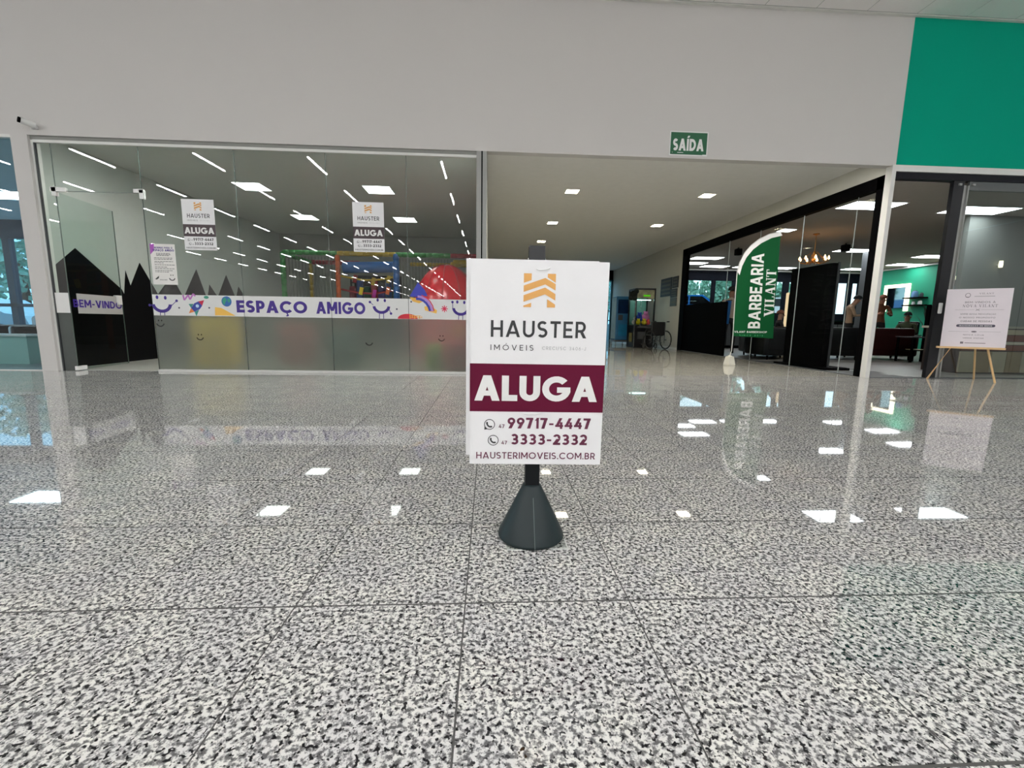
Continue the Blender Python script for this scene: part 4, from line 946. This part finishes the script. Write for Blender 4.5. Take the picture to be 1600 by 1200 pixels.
for s_ in (-1, 1):
    parts.append(wheel(s_ * .30, 0, .31, .015, 'rear_wheel'))
    parts.append(wheel(s_ * .23, .42, .09, .014, 'caster_wheel'))
    parts.append(MB().tube([(s_ * .25, -.12, .90), (s_ * .25, -.02, .88), (s_ * .25, .0, .2)], .012, 8).tube([(s_ * .25, 0, .64), (s_ * .25, .3, .64), (s_ * .25, .38, .5), (s_ * .24, .42, .12)], .011, 8).tube([(s_ * .25, 0, .46), (s_ * .25, .4, .46), (s_ * .2, .58, .12)], .011, 8).build('side_frame', M_chr, None, smooth=True))
    parts.append(MB().tube([(s_ * .25, -.20, .90), (s_ * .25, -.09, .90)], .018, 8).build('push_handle', M_tyre, None, smooth=True))
    parts.append(MB().rbox(s_ * .25 - .025, s_ * .25 + .025, .02, .3, .645, .675, .01).build('armrest', M_up, None))
    parts.append(MB().obox((s_ * .13, .62, .13), .15, .14, .012, 0, .3).build('footrest', M_up, None))
parts.append(MB().obox((0, .01, .68), .5, .03, .42, 0, -.06).build('backrest', M_up, None))
parts.append(MB().rbox(-.24, .24, .02, .42, .44, .49, .02).build('seat', M_up, None))
parts.append(MB().tube([(-.24, .1, .2), (.24, .1, .46)], .009, 6).tube([(.24, .1, .2), (-.24, .1, .46)], .009, 6).build('cross_brace', M_chr, None))
for o in parts: o.parent = wc
wc.rotation_euler = (0, 0, math.radians(14))

# easel with the announcement
tlE, brE = (7.13, 6.50), (7.69, 6.07)
eR = Vector((brE[0] - tlE[0], brE[1] - tlE[1], 0)); EW = eR.length; eR.normalize(); eN = Vector((eR.y, -eR.x, 0)) ; eU = Vector((eN.x * -.06, eN.y * -.06, 1)).normalized()
ez = thing('easel', (7.4, 6.3, 0), 'pale wooden easel standing before the right shop glass', 'easel')
PE = Plane((tlE[0], tlE[1], .53), eR, eU, eN)
HE = .885
apex = PE.p(EW / 2, .98, -.03)
MB().tube([(7.06, 6.56, 0), PE.p(EW * .32, .2, -.03)[:], apex + Vector((-.02, 0, -.1))], .014, 6).build('leg', M_wood, ez)
MB().tube([(7.66, 6.1, 0), PE.p(EW * .68, .2, -.03)[:], apex + Vector((.02, 0, -.1))], .014, 6).build('leg', M_wood, ez)
MB().tube([(7.86, 6.56, 0), apex + Vector((.01, .02, -.12))], .013, 6).build('leg', M_wood, ez)
slab(PE, -.04, EW + .0, -.028, 0, -.03, .03).build('ledge', M_wood, ez)
sb = thing('announcement_board', tuple(PE.O), 'pale pinkish-white announcement board resting on the wooden easel', 'sign')
slab(PE, 0, EW, .001, HE, -.006, 0).build('board', mat('board_white', (222, 214, 220), .5), sb)
e = .001
mb = MB()
PE.text(mb, 'VILANT', EW * .50, EW * .72, HE * .905, .022, .14, e, serif=True); PE.rect(mb, EW * .43, HE * .868, EW * .74, HE * .874, e)
PE.ring(mb, EW * .33, HE * .89, .03, .035, .006, 0, 360, e); PE.rect(mb, EW * .30, HE * .855, EW * .36, HE * .865, e)
PE.text(mb, 'BEM-VINDOS À', EW * .30, EW * .76, HE * .755, .028, .13, e, gap=.2)
PE.text(mb, 'NOVA VILANT', EW * .27, EW * .80, HE * .685, .042, .15, e, gap=.2, serif=True)
PE.rect(mb, EW * .16, HE * .64, EW * .46, HE * .643, e); PE.rect(mb, EW * .56, HE * .64, EW * .9, HE * .643, e); PE.seg(mb, (EW * .48, HE * .625), (EW * .54, HE * .655), .005, e); PE.seg(mb, (EW * .48, HE * .655), (EW * .54, HE * .625), .005, e)
PE.text(mb, 'SEMPRE NOSSA PREOCUPAÇÃO'.replace('Ã', 'A'), EW * .25, EW * .79, HE * .555, .022, .14, e, gap=.2)
PE.text(mb, 'O NOSSO PROPÓSITO', EW * .24, EW * .79, HE * .495, .022, .14, e, gap=.2)
PE.text(mb, 'CUIDAR DE PESSOAS', EW * .27, EW * .75, HE * .43, .026, .18, e, gap=.2)
PE.rect(mb, EW * .1, HE * .265, EW * .42, HE * .268, e); PE.rect(mb, EW * .58, HE * .265, EW * .9, HE * .268, e); PE.disc(mb, EW * .5, HE * .266, .03, .012, e)
PE.text(mb, 'NOVA LOJA', EW * .34, EW * .66, HE * .2, .018, .14, e, gap=.2); PE.text(mb, 'VENHA VISITAR', EW * .34, EW * .66, HE * .145, .018, .14, e, gap=.2)
PE.rect(mb, EW * .31, HE * .055, EW * .36, HE * .09, e); PE.rect(mb, EW * .38, HE * .065, EW * .7, HE * .075, e)
mb.build('lettering', mat('board_ink', (112, 104, 112), .6), sb, flat=True, label='thin grey lettering')
mb = MB(); PE.rect(mb, EW * .24, HE * .345, EW * .78, HE * .39, e); PE.disc(mb, EW * .24, HE * .3675, .02, HE * .0225, e); PE.disc(mb, EW * .78, HE * .3675, .02, HE * .0225, e)
mb.build('dark_pill', mat('pill_ink', (72, 68, 84), .6), sb, flat=True, label='dark rounded bar'); mb = MB(); PE.text(mb, 'INAUGURAÇAO EM BREVE', EW * .26, EW * .76, HE * .358, .016, .16, .0016, gap=.2); mb.build('pill_lettering', M_wink, sb, flat=True)

# right shopfront: dark post, sliding glass (window_3)
w3 = thing('window_3', (8, D, 0), kind='structure')
struct('head', bx(6.135, 14, D + .01, D + .11, 3.06, 3.155), mat('head_navy', (10, 10, 20), .5, spec=.2), w3)
struct('post', bx(7.13, 7.30, D + .02, D + .08, 0, 3.06), mat('post_graphite', (30, 30, 34), .45, spec=.3), w3)
struct('stile', MB().box(7.31, 7.345, D + .03, D + .07, 0, 3.0).box(7.38, 7.40, D + .03, D + .07, 0, 3.0), M_alu, w3)
struct('top_rail', bx(7.40, 14, D + .03, D + .07, 2.93, 3.06), mat('rail_grey', (84, 88, 88), .4), w3)
M_glass_r = glass('door_glass', (.80, .84, .83), 1.55)
bx(7.40, 8.6, D + .045, D + .055, .01, 2.93).build('pane', M_glass_r, w3)
bx(8.61, 12, D + .045, D + .055, .01, 2.93).build('pane', M_glass_r, w3)
MB().rbox(7.145, 7.20, D - .03, D + .0, 1.04, 1.21, .012).build('handle', M_white2, w3)
MB().box(7.2, 7.245, D + .0, D + .02, 2.99, 3.02).box(7.42, 7.465, D + .0, D + .03, 2.99, 3.02).build('roller_clip', M_alu, w3)
struct('threshold', bx(6.135, 12, D + .0, D + .1, 0, .008), M_dkgrey, w3)
# added grey wall, standing for the mall's reflection in the glass + counter
wp = struct('wall_reflection', bx(9.55, 13.5, 8.5, 8.6, 0, BZ), mat('reflection_grey', (118, 121, 117), .8))
ctn = thing('reception_counter', (9.3, 7.5, 0), 'timber-clad reception counter with reddish slats behind the right shop glass', 'counter')
bx(8.55, 11.0, 7.45, 8.1, 0.0, .82).build('carcass', mat('counter_dark', (40, 28, 24), .6), ctn)
cols = [(150, 136, 112), (112, 52, 34), (196, 186, 168), (104, 40, 26), (170, 158, 132)]
for k, (z0_, z1_) in enumerate(((.0, .40), (.42, .52), (.53, .58), (.59, .70), (.71, .80))):
    if k == 0:
        for j in range(8): bx(8.56 + j * .3, 8.85 + j * .3, 7.42, 7.45, .02, .40).build('plank', mat('ctr_low_%d' % (j % 2), ((168, 158, 136), (140, 122, 92))[j % 2], .5, noise=.2, nscale=6), ctn)
    else: bx(8.56, 11.0, 7.425, 7.45, z0_, z1_).build('slat', mat('ctr_%d' % k, cols[k], .4, noise=.15, nscale=6), ctn)
bx(8.5, 11.05, 7.38, 8.15, .82, .86).build('worktop', mat('worktop_marble', (168, 164, 150), .25, noise=.15, nscale=5), ctn)
t = thing('wall_lamp', (9.5, 8.45, 2.0), 'small white glowing lamp ornament on the grey wall behind the right glass', 'lamp')
q = atY(1563, 418, 8.42); MB().lathe((q.x, q.y, q.z), [(.03, 0), (.035, .05), (.03, .13)], 10).build('shade', glow('lamp_glow', (255, 240, 200), 3), t)
bx(q.x - .01, q.x + .01, q.y, 8.5, q.z + .05, q.z + .07).build('bracket', M_alu, t); t.location = t.location

# sofa seen through the doorway
def sofa(x, y, w, rz, label, rgb, name='leather_sofa'):
    t = thing(name, (x, y, 0), label, 'sofa'); m = mat('leather_%d' % rgb[0], rgb, .32, spec=.25, noise=.1, nscale=8); ps_ = []
    ps_.append(MB().rbox(-w / 2, w / 2, -.4, .4, .1, .42, .05).build('seat', m, None, smooth=True))
    ps_.append(MB().rbox(-w / 2, w / 2, -.42, -.22, .2, .80, .07, 4).build('backrest', m, None, smooth=True))
    for s_ in (-1, 1): ps_.append(MB().rbox(s_ * w / 2 - .1, s_ * w / 2 + .1, -.4, .4, .1, .62, .05).build('armrest', m, None, smooth=True))
    for a in (-1, 1):
        for b2 in (-1, 1): ps_.append(MB().lathe((a * (w / 2 - .05), b2 * .34, 0), [(.02, 0), (.03, .1)], 8).build('leg', M_black, None))
    for o in ps_: o.parent = t
    t.rotation_euler = (0, 0, rz); return t
sofa(10.15, 10.85, 1.2, math.radians(-14), 'dark reddish-brown leather armchair with rounded back, seen through the right doorway', (36, 10, 10))
sofa(8.62, 10.65, 1.1, math.radians(-8), 'black leather sofa seen between the tall black panel and the white door post', (5, 5, 6))
sofa(7.5, 11.4, .9, math.radians(-8), 'black leather sofa behind the flag pole', (4, 4, 5))
sofa(7.15, 10.5, .9, math.radians(0), 'dark grey armchair right of the green flag', (8, 9, 11))
# low black console right side of doorway
cn = thing('magazine_table', (10.4, 9.75, 0), 'low black table with open magazine beside the leather armchair', 'table')
bx(9.95, 10.45, 9.7, 10.15, .58, .61).build('tabletop', mat('table_dark', (60, 60, 62), .2), cn); bx(9.97, 10.43, 9.72, 10.13, .27, .29).build('shelf', M_blackgl, cn)
for x in (9.99, 10.41):
    for y in (9.74, 10.11): bx(x - .02, x + .02, y - .02, y + .02, 0, .58).build('leg', M_black, cn)
t = thing('magazine', (10.2, 9.85, .3), 'open pale magazine lying on the shelf of the low black table', 'magazine'); MB().obox((10.12, 9.85, .302), .15, .2, .008, .2, 0, .05).obox((10.27, 9.88, .302), .15, .2, .008, .2, 0, -.05).build('pages', mat('pages', (190, 186, 150), .6), t)
bk = thing('black_screen', (11.9, 10.6, 0), 'tall black folding screen beside the dark door post', 'screen')
bx(10.52, 10.95, 9.95, 10.0, .0, 1.35).build('panel', M_black, bk); bx(10.50, 10.53, 9.93, 10.02, 0, 1.37).build('edge_post', M_black, bk)
bk.location = bk.location
# black workstations in the back
for (x, l) in ((8.2, 'black barber workstation behind the flag'), (12.9, 'black barber workstation beyond the tall black panel')):
    t = thing('workstation', (x, 15.5, 0), l, 'cabinet'); MB().rbox(x - .9, x + .9, 15.2, 15.7, 0, 1.0, .02).build('carcass', M_black, t); bx(x - .93, x + .93, 15.17, 15.73, 1.0, 1.04).build('worktop', M_blackgl, t)
    for k in range(3): bx(x - .85 + k * .58, x - .3 + k * .58, 15.185, 15.2, .1, .9).build('door', M_dkgrey, t)

# green wall: LED mirrors and shelves
def led_mirror(y0, y1, z0, z1, label):
    t = thing('lit_mirror', (15.3, (y0 + y1) / 2, z0), label, 'mirror', 'lit mirrors on the green wall')
    bx(15.24, 15.29, y0, y1, z0, z1).build('mirror_glass', mat('mirror', (120, 140, 140), .05, 1), t)
    m = glow('mirror_led', (255, 246, 214), 3.2); f = .12
    MB().box(15.22, 15.30, y0 - f, y0, z0 - f, z1 + f).box(15.22, 15.30, y1, y1 + f, z0 - f, z1 + f).box(15.22, 15.30, y0, y1, z1, z1 + f).build('led_frame', m, t)
led_mirror(15.4, 16.15, 1.55, 2.3, 'square lit mirror on the green wall beside the white door post')
led_mirror(13.4, 14.1, 1.5, 2.4, 'tall lit mirror on the green wall beside the dark post')
bx(15.0, 15.3, 14.6, 15.25, 1.60, 1.64).build('wall_shelf', M_black, None, label='lower dark shelf on the green wall', cat='shelf', group='shelves on the green wall')
bx(15.0, 15.3, 14.6, 15.25, 1.86, 1.90).build('wall_shelf', M_black, None, label='upper dark shelf on the green wall', cat='shelf', group='shelves on the green wall')
for (y, z, c_, l, sx) in ((14.95, 1.90, (90, 130, 170), 'blue-grey box on the upper dark shelf', .1), (14.7, 1.90, (40, 50, 60), 'dark bottle group on the upper dark shelf', .06), (14.95, 1.64, (230, 232, 235), 'white round jar on the lower dark shelf', .05), (14.72, 1.64, (215, 220, 226), 'pale mug on the lower dark shelf', .06)):
    t = thing('jar', (15.15, y, z), l, 'jar'); MB().lathe((15.15, y, z + .001), [(sx, 0), (sx * 1.05, sx), (sx * .9, sx * 2), (sx * .5, sx * 2.2)], 12).build('body', mat('jar_%d' % c_[0], c_, .3), t, smooth=True); MB().lathe((15.15, y, z + sx * 2.2), [(sx * .55, 0), (sx * .5, .02)], 10).build('lid', M_dkgrey, t)
# lit door-mirror at back right of flag
t = thing('arched_mirror', (10.9, 14.9, 1.0), 'narrow warm-lit mirror frame right of the flag', 'mirror')
p0 = atY(1231, 458, 15.3); p1 = atY(1240, 500, 15.3)
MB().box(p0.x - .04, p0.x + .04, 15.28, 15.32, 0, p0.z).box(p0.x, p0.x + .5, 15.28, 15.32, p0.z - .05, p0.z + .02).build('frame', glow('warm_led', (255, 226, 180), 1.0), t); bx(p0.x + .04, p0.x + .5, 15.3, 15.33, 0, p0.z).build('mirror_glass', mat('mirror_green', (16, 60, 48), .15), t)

# ================================================================== PEOPLE
def person(loc, rz, H, pose, shirt, pants, hair, skin, label, cap=None):
    J = {}
    s = H / 1.75
    J['pel'] = (0, 0, .95); J['sp'] = (0, .0, 1.12); J['ch'] = (0, 0, 1.32); J['nk'] = (0, .0, 1.48); J['hb'] = (0, -.02, 1.56); J['ht'] = (0, -.02, 1.68)
    for k, sg_ in (('l', -1), ('r', 1)):
        J['sh' + k] = (sg_ * .18, 0, 1.40); J['el' + k] = (sg_ * .24, .02, 1.12); J['wr' + k] = (sg_ * .24, -.06, .88); J['pa' + k] = (sg_ * .24, -.08, .81)
        J['hi' + k] = (sg_ * .10, 0, .90); J['kn' + k] = (sg_ * .11, -.01, .50); J['an' + k] = (sg_ * .11, .02, .09); J['to' + k] = (sg_ * .12, -.15, .04)
    if pose == 'work':
        for k, sg_ in (('l', -1), ('r', 1)):
            J['el' + k] = (sg_ * .26, -.08, 1.14); J['wr' + k] = (sg_ * .12, -.32, 1.18); J['pa' + k] = (sg_ * .09, -.39, 1.2)
        J['nk'] = (0, -.05, 1.46); J['hb'] = (0, -.11, 1.53); J['ht'] = (0, -.16, 1.64)
    if pose == 'sit':
        dz = -.45
        for k_ in list(J): x, y, z = J[k_]; J[k_] = (x, y, z + dz)
        for k, sg_ in (('l', -1), ('r', 1)):
            J['hi' + k] = (sg_ * .10, 0, .48); J['kn' + k] = (sg_ * .13, -.42, .50); J['an' + k] = (sg_ * .12, -.42, .09); J['to' + k] = (sg_ * .12, -.57, .04)
            J['el' + k] = (sg_ * .25, -.06, .70); J['wr' + k] = (sg_ * .16, -.28, .66); J['pa' + k] = (sg_ * .13, -.35, .65)
    ed = [('pel', 'sp'), ('sp', 'ch'), ('ch', 'nk'), ('nk', 'hb'), ('hb', 'ht')]
    for k in 'lr': ed += [('ch', 'sh' + k), ('sh' + k, 'el' + k), ('el' + k, 'wr' + k), ('wr' + k, 'pa' + k), ('pel', 'hi' + k), ('hi' + k, 'kn' + k), ('kn' + k, 'an' + k), ('an' + k, 'to' + k)]
    rad = {'pel': .14, 'sp': .125, 'ch': .14, 'nk': .055, 'hb': .075, 'ht': .082, 'sh': .062, 'el': .043, 'wr': .028, 'pa': .036, 'hi': .095, 'kn': .06, 'an': .042, 'to': .035}
    for k, sg_ in (('l', -1), ('r', 1)):       # five fingers on each hand
        P_ = Vector(J['pa' + k]); d = (P_ - Vector(J['wr' + k])).normalized(); sd = d.cross(Vector((0, 1, .3))).normalized()
        for f_ in range(5):
            o_ = (f_ - 1.5) * .019 if f_ < 4 else -.045; l = (.06, .07, .066, .052, .04)[f_]
            J['f%d%s' % (f_, k)] = tuple(P_ + sd * o_ + d * (l * (.6 if f_ == 4 else 1))); J['g%d%s' % (f_, k)] = tuple(Vector(J['f%d%s' % (f_, k)]) + d * l * .4 + Vector((0, -.012, -.008)))
            ed += [('pa' + k, 'f%d%s' % (f_, k)), ('f%d%s' % (f_, k), 'g%d%s' % (f_, k))]
    names = list(J); idx = {n: i for i, n in enumerate(names)}
    me = bpy.data.meshes.new('body'); me.from_pydata([tuple(Vector(J[n]) * s) for n in names], [(idx[a], idx[b_]) for a, b_ in ed], [])
    o = bpy.data.objects.new('body', me); COL.objects.link(o)
    md = o.modifiers.new('s', 'SKIN'); o.modifiers.new('u', 'SUBSURF').levels = 1
    for n in names:
        r = rad.get(n[:2] if n[:2] in rad else n, .009)
        r = rad.get(n, r) * s; v = me.skin_vertices[0].data[idx[n]]; v.radius = (r, r * (.72 if n in ('ch', 'sp', 'pel') else 1)); v.use_root = (n == 'pel')
    dg = bpy.context.evaluated_depsgraph_get(); nm = bpy.data.meshes.new_from_object(o.evaluated_get(dg)); o.modifiers.clear(); o.data = nm
    nm.materials.clear()
    for m_ in (mat('skin_%d' % skin[0], skin, .6), mat('shirt_%d_%d' % shirt[:2], shirt, .8, noise=.15, nscale=20), mat('pants_%d_%d' % pants[:2], pants, .8), M_black): nm.materials.append(m_)
    dz = -.45 if pose == 'sit' else 0
    for p_ in nm.polygons:
        c_ = p_.center / s; z = c_.z; hand = min((c_ - Vector(J['pa' + k])).length for k in 'lr') < .12 or min((c_ - Vector(J['wr' + k])).length for k in 'lr') < .10
        foot = z < .1
        p_.material_index = 3 if foot else 0 if (hand or z > 1.475 + dz) else 1 if (z > .97 + dz and not (pose == 'sit' and c_.y < -.3 and abs(c_.x) > .3)) else 2
        p_.use_smooth = True
    t = thing('person', loc, label, 'person'); t.rotation_euler = (0, 0, rz); o.parent = t
    hc = Vector(J['ht']) * s + Vector((0, .012, .0)); 
    MB().ball(hc, .098 * s, .105 * s, .1 * s, 14, 8, -.15).build('hair' if not cap else 'cap', mat('hair_%d' % (cap or hair)[0], cap or hair, .8), None, smooth=True).parent = t
    fc = Vector(J['hb']) * s + Vector((0, -.075, .03)) * s
    mb = MB()
    for sg_ in (-1, 1): mb.ball(fc + Vector((sg_ * .03, -.004, .045)) * s, .011 * s, n=8, m=5)
    mb.build('eyes', M_black, None).parent = t
    MB().ball(fc + Vector((0, -.02, .015)) * s, .013 * s, .018 * s, .022 * s, 8, 5).build('nose', mat('skin_%d' % skin[0], skin, .6), None, smooth=True).parent = t
    MB().ball(fc + Vector((0, -.006, -.025)) * s, .022 * s, .008 * s, .006 * s, 8, 5).build('mouth', mat('lips', (140, 70, 66), .6), None).parent = t
    mb = MB()
    for sg_ in (-1, 1): mb.ball(Vector(J['hb']) * s + Vector((sg_ * .085, .0, .05)) * s, .012 * s, .022 * s, .03 * s, 8, 5)
    mb.build('ears', mat('skin_%d' % skin[0], skin, .6), None, smooth=True).parent = t
    return t
person((6.72, 11.9, 0), math.radians(150), 1.86, 'stand', (158, 142, 128), (14, 14, 16), (12, 12, 14), (120, 84, 66), 'person in a beige shirt standing behind the corridor glass left of the flag')
t = thing('blue_cape', (6.55, 11.75, .9), 'long blue cape hanging beside the person left of the flag', 'cape')
mb = MB(); pts = [(6.40 + .05 * k, 11.62 + .012 * ((k % 2) * 2 - 1)) for k in range(4)]
mb.prism([(x, y, .85) for x, y in pts] + [(x, y + .03, .85) for x, y in pts[::-1]], (.03, 0, .62)).build('cloth', mat('cape_blue', (10, 84, 140), .8), t); MB().tube([(6.42, 11.64, 1.47), (6.6, 11.64, 1.49)], .01, 6).build('hanger', M_black, t)
person((11.55, 12.4, 0), math.radians(-28), 1.78, 'work', (112, 70, 44), (26, 24, 24), (120, 70, 50), (188, 130, 104), 'person in a rust-brown shirt working over a customer in front of the square lit mirror')
person((12.35, 12.3, 0), math.radians(-60), 1.7, 'sit', (52, 62, 34), (24, 24, 26), (16, 16, 18), (150, 110, 88), 'seated person in dark green with black hair beside the rust-brown shirt')
person((10.2, 11.9, 0), math.radians(60), 1.72, 'work', (168, 138, 112), (20, 20, 22), (20, 20, 20), (186, 140, 116), 'person in a tan top and dark cap leaning forward behind the black sofa', cap=(22, 30, 34))
person((8.3, 12.1, 0), math.radians(70), 1.68, 'sit', (30, 28, 30), (20, 20, 22), (120, 118, 116), (170, 126, 104), 'grey-haired seated person in black right of the flag')
person((8.0, 12.8, 0), math.radians(-70), 1.7, 'work', (44, 36, 34), (20, 20, 22), (30, 24, 20), (176, 130, 104), 'person in dark clothes bending towards the grey-haired customer')
# barber chairs
for (x, y, rz, l) in ((8.3, 12.12, 70, 'black barber chair under the grey-haired customer'), (12.35, 12.32, -60, 'black barber chair under the person in dark green')):
    t = thing('barber_chair', (x, y, 0), l, 'chair'); P_ = []
    P_.append(MB().lathe((0, 0, 0), [(.28, 0), (.27, .03), (.06, .05), (.05, .32)], 18).build('pedestal', M_chr, None, smooth=True))
    P_.append(MB().rbox(-.27, .27, -.3, .22, .30, .42, .04).build('seat', M_blackgl, None, smooth=True)); P_.append(MB().rbox(-.25, .25, .17, .27, .40, 1.0, .04).build('backrest', M_blackgl, None, smooth=True))
    for s_ in (-1, 1): P_.append(MB().rbox(s_ * .31 - .035, s_ * .31 + .035, -.25, .2, .56, .62, .02).build('armrest', M_blackgl, None, smooth=True))
    P_.append(MB().rbox(-.2, .2, -.62, -.48, .1, .14, .015).build('footrest', M_chr, None))
    for o in P_: o.parent = t
    t.rotation_euler = (0, 0, math.radians(rz))
# potted plant by green wall
pt = thing('potted_plant', (12.1, 11.6, 0), 'dark leafy potted plant in front of the green wall near the dark post', 'plant')
MB().lathe((12.1, 11.3, 0), [(.13, 0), (.18, .35), (.17, .36)], 16).build('pot', M_dkgrey, pt, smooth=True)
lf = bpy.data.materials.new('leaf') ; rr = random.Random(11); mbl = None
M_leaf = mat('leaf_dark', (18, 34, 20), .5)
for k in range(16):
    a = rr.uniform(0, 2 * PI); r = rr.uniform(.15, .42); h = rr.uniform(.6, 1.2)
    b0 = Vector((12.1, 11.3, .35)); tip = b0 + Vector((r * math.cos(a), r * math.sin(a), h)); mid = b0.lerp(tip, .6) + Vector((0, 0, .1)); sd = Vector((-math.sin(a), math.cos(a), 0)) * .05
    MB().add([b0, mid + sd, tip, mid - sd, mid + Vector((0, 0, .02))], [(0, 1, 4), (1, 2, 4), (2, 3, 4), (3, 0, 4)]).build('leaf', M_leaf, pt, flat=True)

# ================================================================== LEFT SHOP
struct('ceiling', bx(-16, -6.6, D + .1, 12.2, 3.2, 3.3), mat('left_ceiling', (190, 208, 216), .9))
struct('floor', bx(-16, -6.62, D, 12.2, -.1, -.001), mat('left_floor', (140, 146, 148), .3))
w5 = thing('window_5', (-7, GY, 0), kind='structure')
struct('head', bx(-16, -6.52, D + .0, D + .07, ZT - .04, ZT), M_white, w5)
bx(-16, -6.53, GY - .005, GY + .005, .01, ZT - .04).build('pane', glass('left_glass', (.82, .90, .92), 1.5), w5)
bx(-16, -6.53, GY - .02, GY + .02, 0, .012).build('sill', M_white, w5)
wlb = MB().box(-16, -6.6, 12.1, 12.25, 2.75, 3.2)
for x in (-15.2, -13.6, -12.45, -11.5, -10.2, -8.8): wlb.box(x, x + .16, 12.1, 12.25, 0, 2.76)
wlb.box(-16, -6.6, 12.1, 12.25, 1.02, 1.1)
struct('wall_left_back', wlb, mat('left_back', (22, 56, 74), .5))
w6 = thing('window_6', (-11, 12.17, 0), kind='structure'); bx(-16, -6.6, 12.17, 12.18, 0, 2.75).build('pane', glass('left_back_glass', (.62, .78, .86), 1.45), w6)
panel_light(-9.75, 9.7, 3.2, 1.1, .6, glow('left_panel', (236, 248, 255), 24), 'wide bright ceiling panel light behind the left shop glass', None)
panel_light(-12.9, 9.2, 3.2, 1.1, .2, MC['left_panel'], 'slim ceiling light farther inside the left shop', None)
sofa(-8.6, 8.6, 1.3, math.radians(150), 'black armchair behind the left shop glass', (10, 12, 14), 'armchair')
t = thing('left_counter', (-8.9, 7.7, 0), 'pale green frosted low counter behind the left shop glass', 'counter')
t.name = 'low_counter'
bx(-8.9, -7.6, 7.55, 7.8, 0, .46).build('front', mat('counter_mint', (150, 190, 180), .4), t); bx(-8.95, -7.55, 7.5, 7.85, .46, .49).build('worktop', M_white, t)
# pendant bulb
q = Vector((-10.6, 10.8, 0)); t = thing('pendant_lamp', (q.x, q.y, 3.2), 'small warm pendant bulb behind the left shop glass', 'lamp'); q2 = atY(46, 378, 10.8)
MB().tube([(q2.x, 10.8, 3.2), (q2.x, 10.8, q2.z + .05)], .006, 5).build('cord', M_black, t); MB().ball((q2.x, 10.8, q2.z), .04, n=10, m=6).build('bulb', glow('warm_bulb', (255, 214, 160), 12), t)

# ================================================================== OUTSIDE
struct('street', bx(6.9, 60, 17.6, 70, -.2, .8), mat('street_grey', (132, 134, 132), .9, noise=.1, nscale=2))
struct('ground', MB().box(-60, 6.9, 21.8, 70, -.2, -.12).box(-60, -6.7, 12.3, 21.8, -.2, -.12), mat('asphalt', (120, 122, 122), .9, noise=.1, nscale=2))
M_tl = mat('tree_leaf', (140, 186, 164), .8, noise=.5, nscale=6)
rr = random.Random(2)
def tree(x, y, h, r, label, s):
    t = thing('tree', (x, y, -.12), label, 'tree', None)
    MB().tube([(x, y, -.12), (x + .1, y, h * .4), (x, y, h * .7)], .15, 8, radii=[.2, .15, .08]).build('trunk', mat('bark', (78, 66, 54), .9), t)
    mb = MB(); q = random.Random(s)
    for k in range(1500):
        a = q.uniform(0, 2 * PI); e_ = q.uniform(-.9, 1.4); rr_ = r * (q.random() ** .4)
        c_ = Vector((x + rr_ * math.cos(a) * math.cos(e_), y + rr_ * math.sin(a) * math.cos(e_), h * .62 + rr_ * .8 * math.sin(e_)))
        u_ = Vector((q.gauss(0, 1), q.gauss(0, 1), q.gauss(0, 1))).normalized() * .13; w_ = Vector((q.gauss(0, 1), q.gauss(0, 1), q.gauss(0, 1))).normalized() * .13
        mb.add([c_ - u_, c_ + w_, c_ + u_, c_ - w_], [(0, 1, 2, 3)])
    mb.build('foliage', M_tl, t, kind='stuff', flat=True)
for k, (x, y, h, r, l) in enumerate(((10.5, 25, 4.2, 1.5, 'leafy tree outside the back window, nearest the corridor'), (14.0, 26, 4.4, 1.6, 'leafy tree outside the back window, behind the flag'), (17.6, 26, 3.6, 1.5, 'small leafy tree outside the back window, right of the flag'), (7.2, 27, 4.4, 2.2, 'leafy tree outside the corridor end door'), (-15.5, 19, 4.0, 1.9, 'tree outside the left shop window'), (-20, 20, 4.4, 2.2, 'farther tree outside the left shop window'))):
    tree(x, y, h, r, l, k)
def car(x, y, rz, rgb, label, zz=-.12):
    t = thing('car', (x, y, zz), label, 'car'); P_ = []
    m = mat('car_%d_%d' % rgb[:2], rgb, .25)
    prof_ = [(-2.1, .35), (-2.1, .75), (-1.7, .88), (-1.1, .95), (-.5, 1.38), (.8, 1.42), (1.5, .98), (2.0, .9), (2.12, .6), (2.12, .35)]
    P_.append(MB().prism([(a, -.85, b_) for a, b_ in prof_], (0, 1.7, 0)).build('body', m, None))
    P_.append(MB().prism([(a, -.86, b_) for a, b_ in ((-.95, .97), (-.45, 1.32), (.1, 1.34), (.1, .97))], (0, 1.72, 0)).prism([(a, -.86, b_) for a, b_ in ((.18, .97), (.18, 1.34), (.76, 1.35), (1.3, .98))], (0, 1.72, 0)).build('side_window', M_blackgl, None))
    for a in (-1.35, 1.35):
        for b_ in (-.86, .7): P_.append(MB().tube([(a, b_, .33), (a, b_ + .18, .33)], .33, 18).build('wheel', M_tyre, None))
    P_.append(MB().box(-2.13, -2.09, -.7, -.4, .62, .74).box(-2.13, -2.09, .4, .7, .62, .74).build('headlight', M_white2, None))
    for o in P_: o.parent = t
    t.rotation_euler = (0, 0, rz)
car(9.2, 21.0, 0, (20, 110, 190), 'bright blue car outside the back window', .8)
car(14.2, 21.4, 0, (225, 228, 232), 'white car parked outside the back window beyond the blue car', .8)
car(-16.2, 14.6, math.radians(8), (228, 232, 236), 'white car parked outside the left shop')
print('tiles', ntile, 'objects', len(bpy.data.objects))
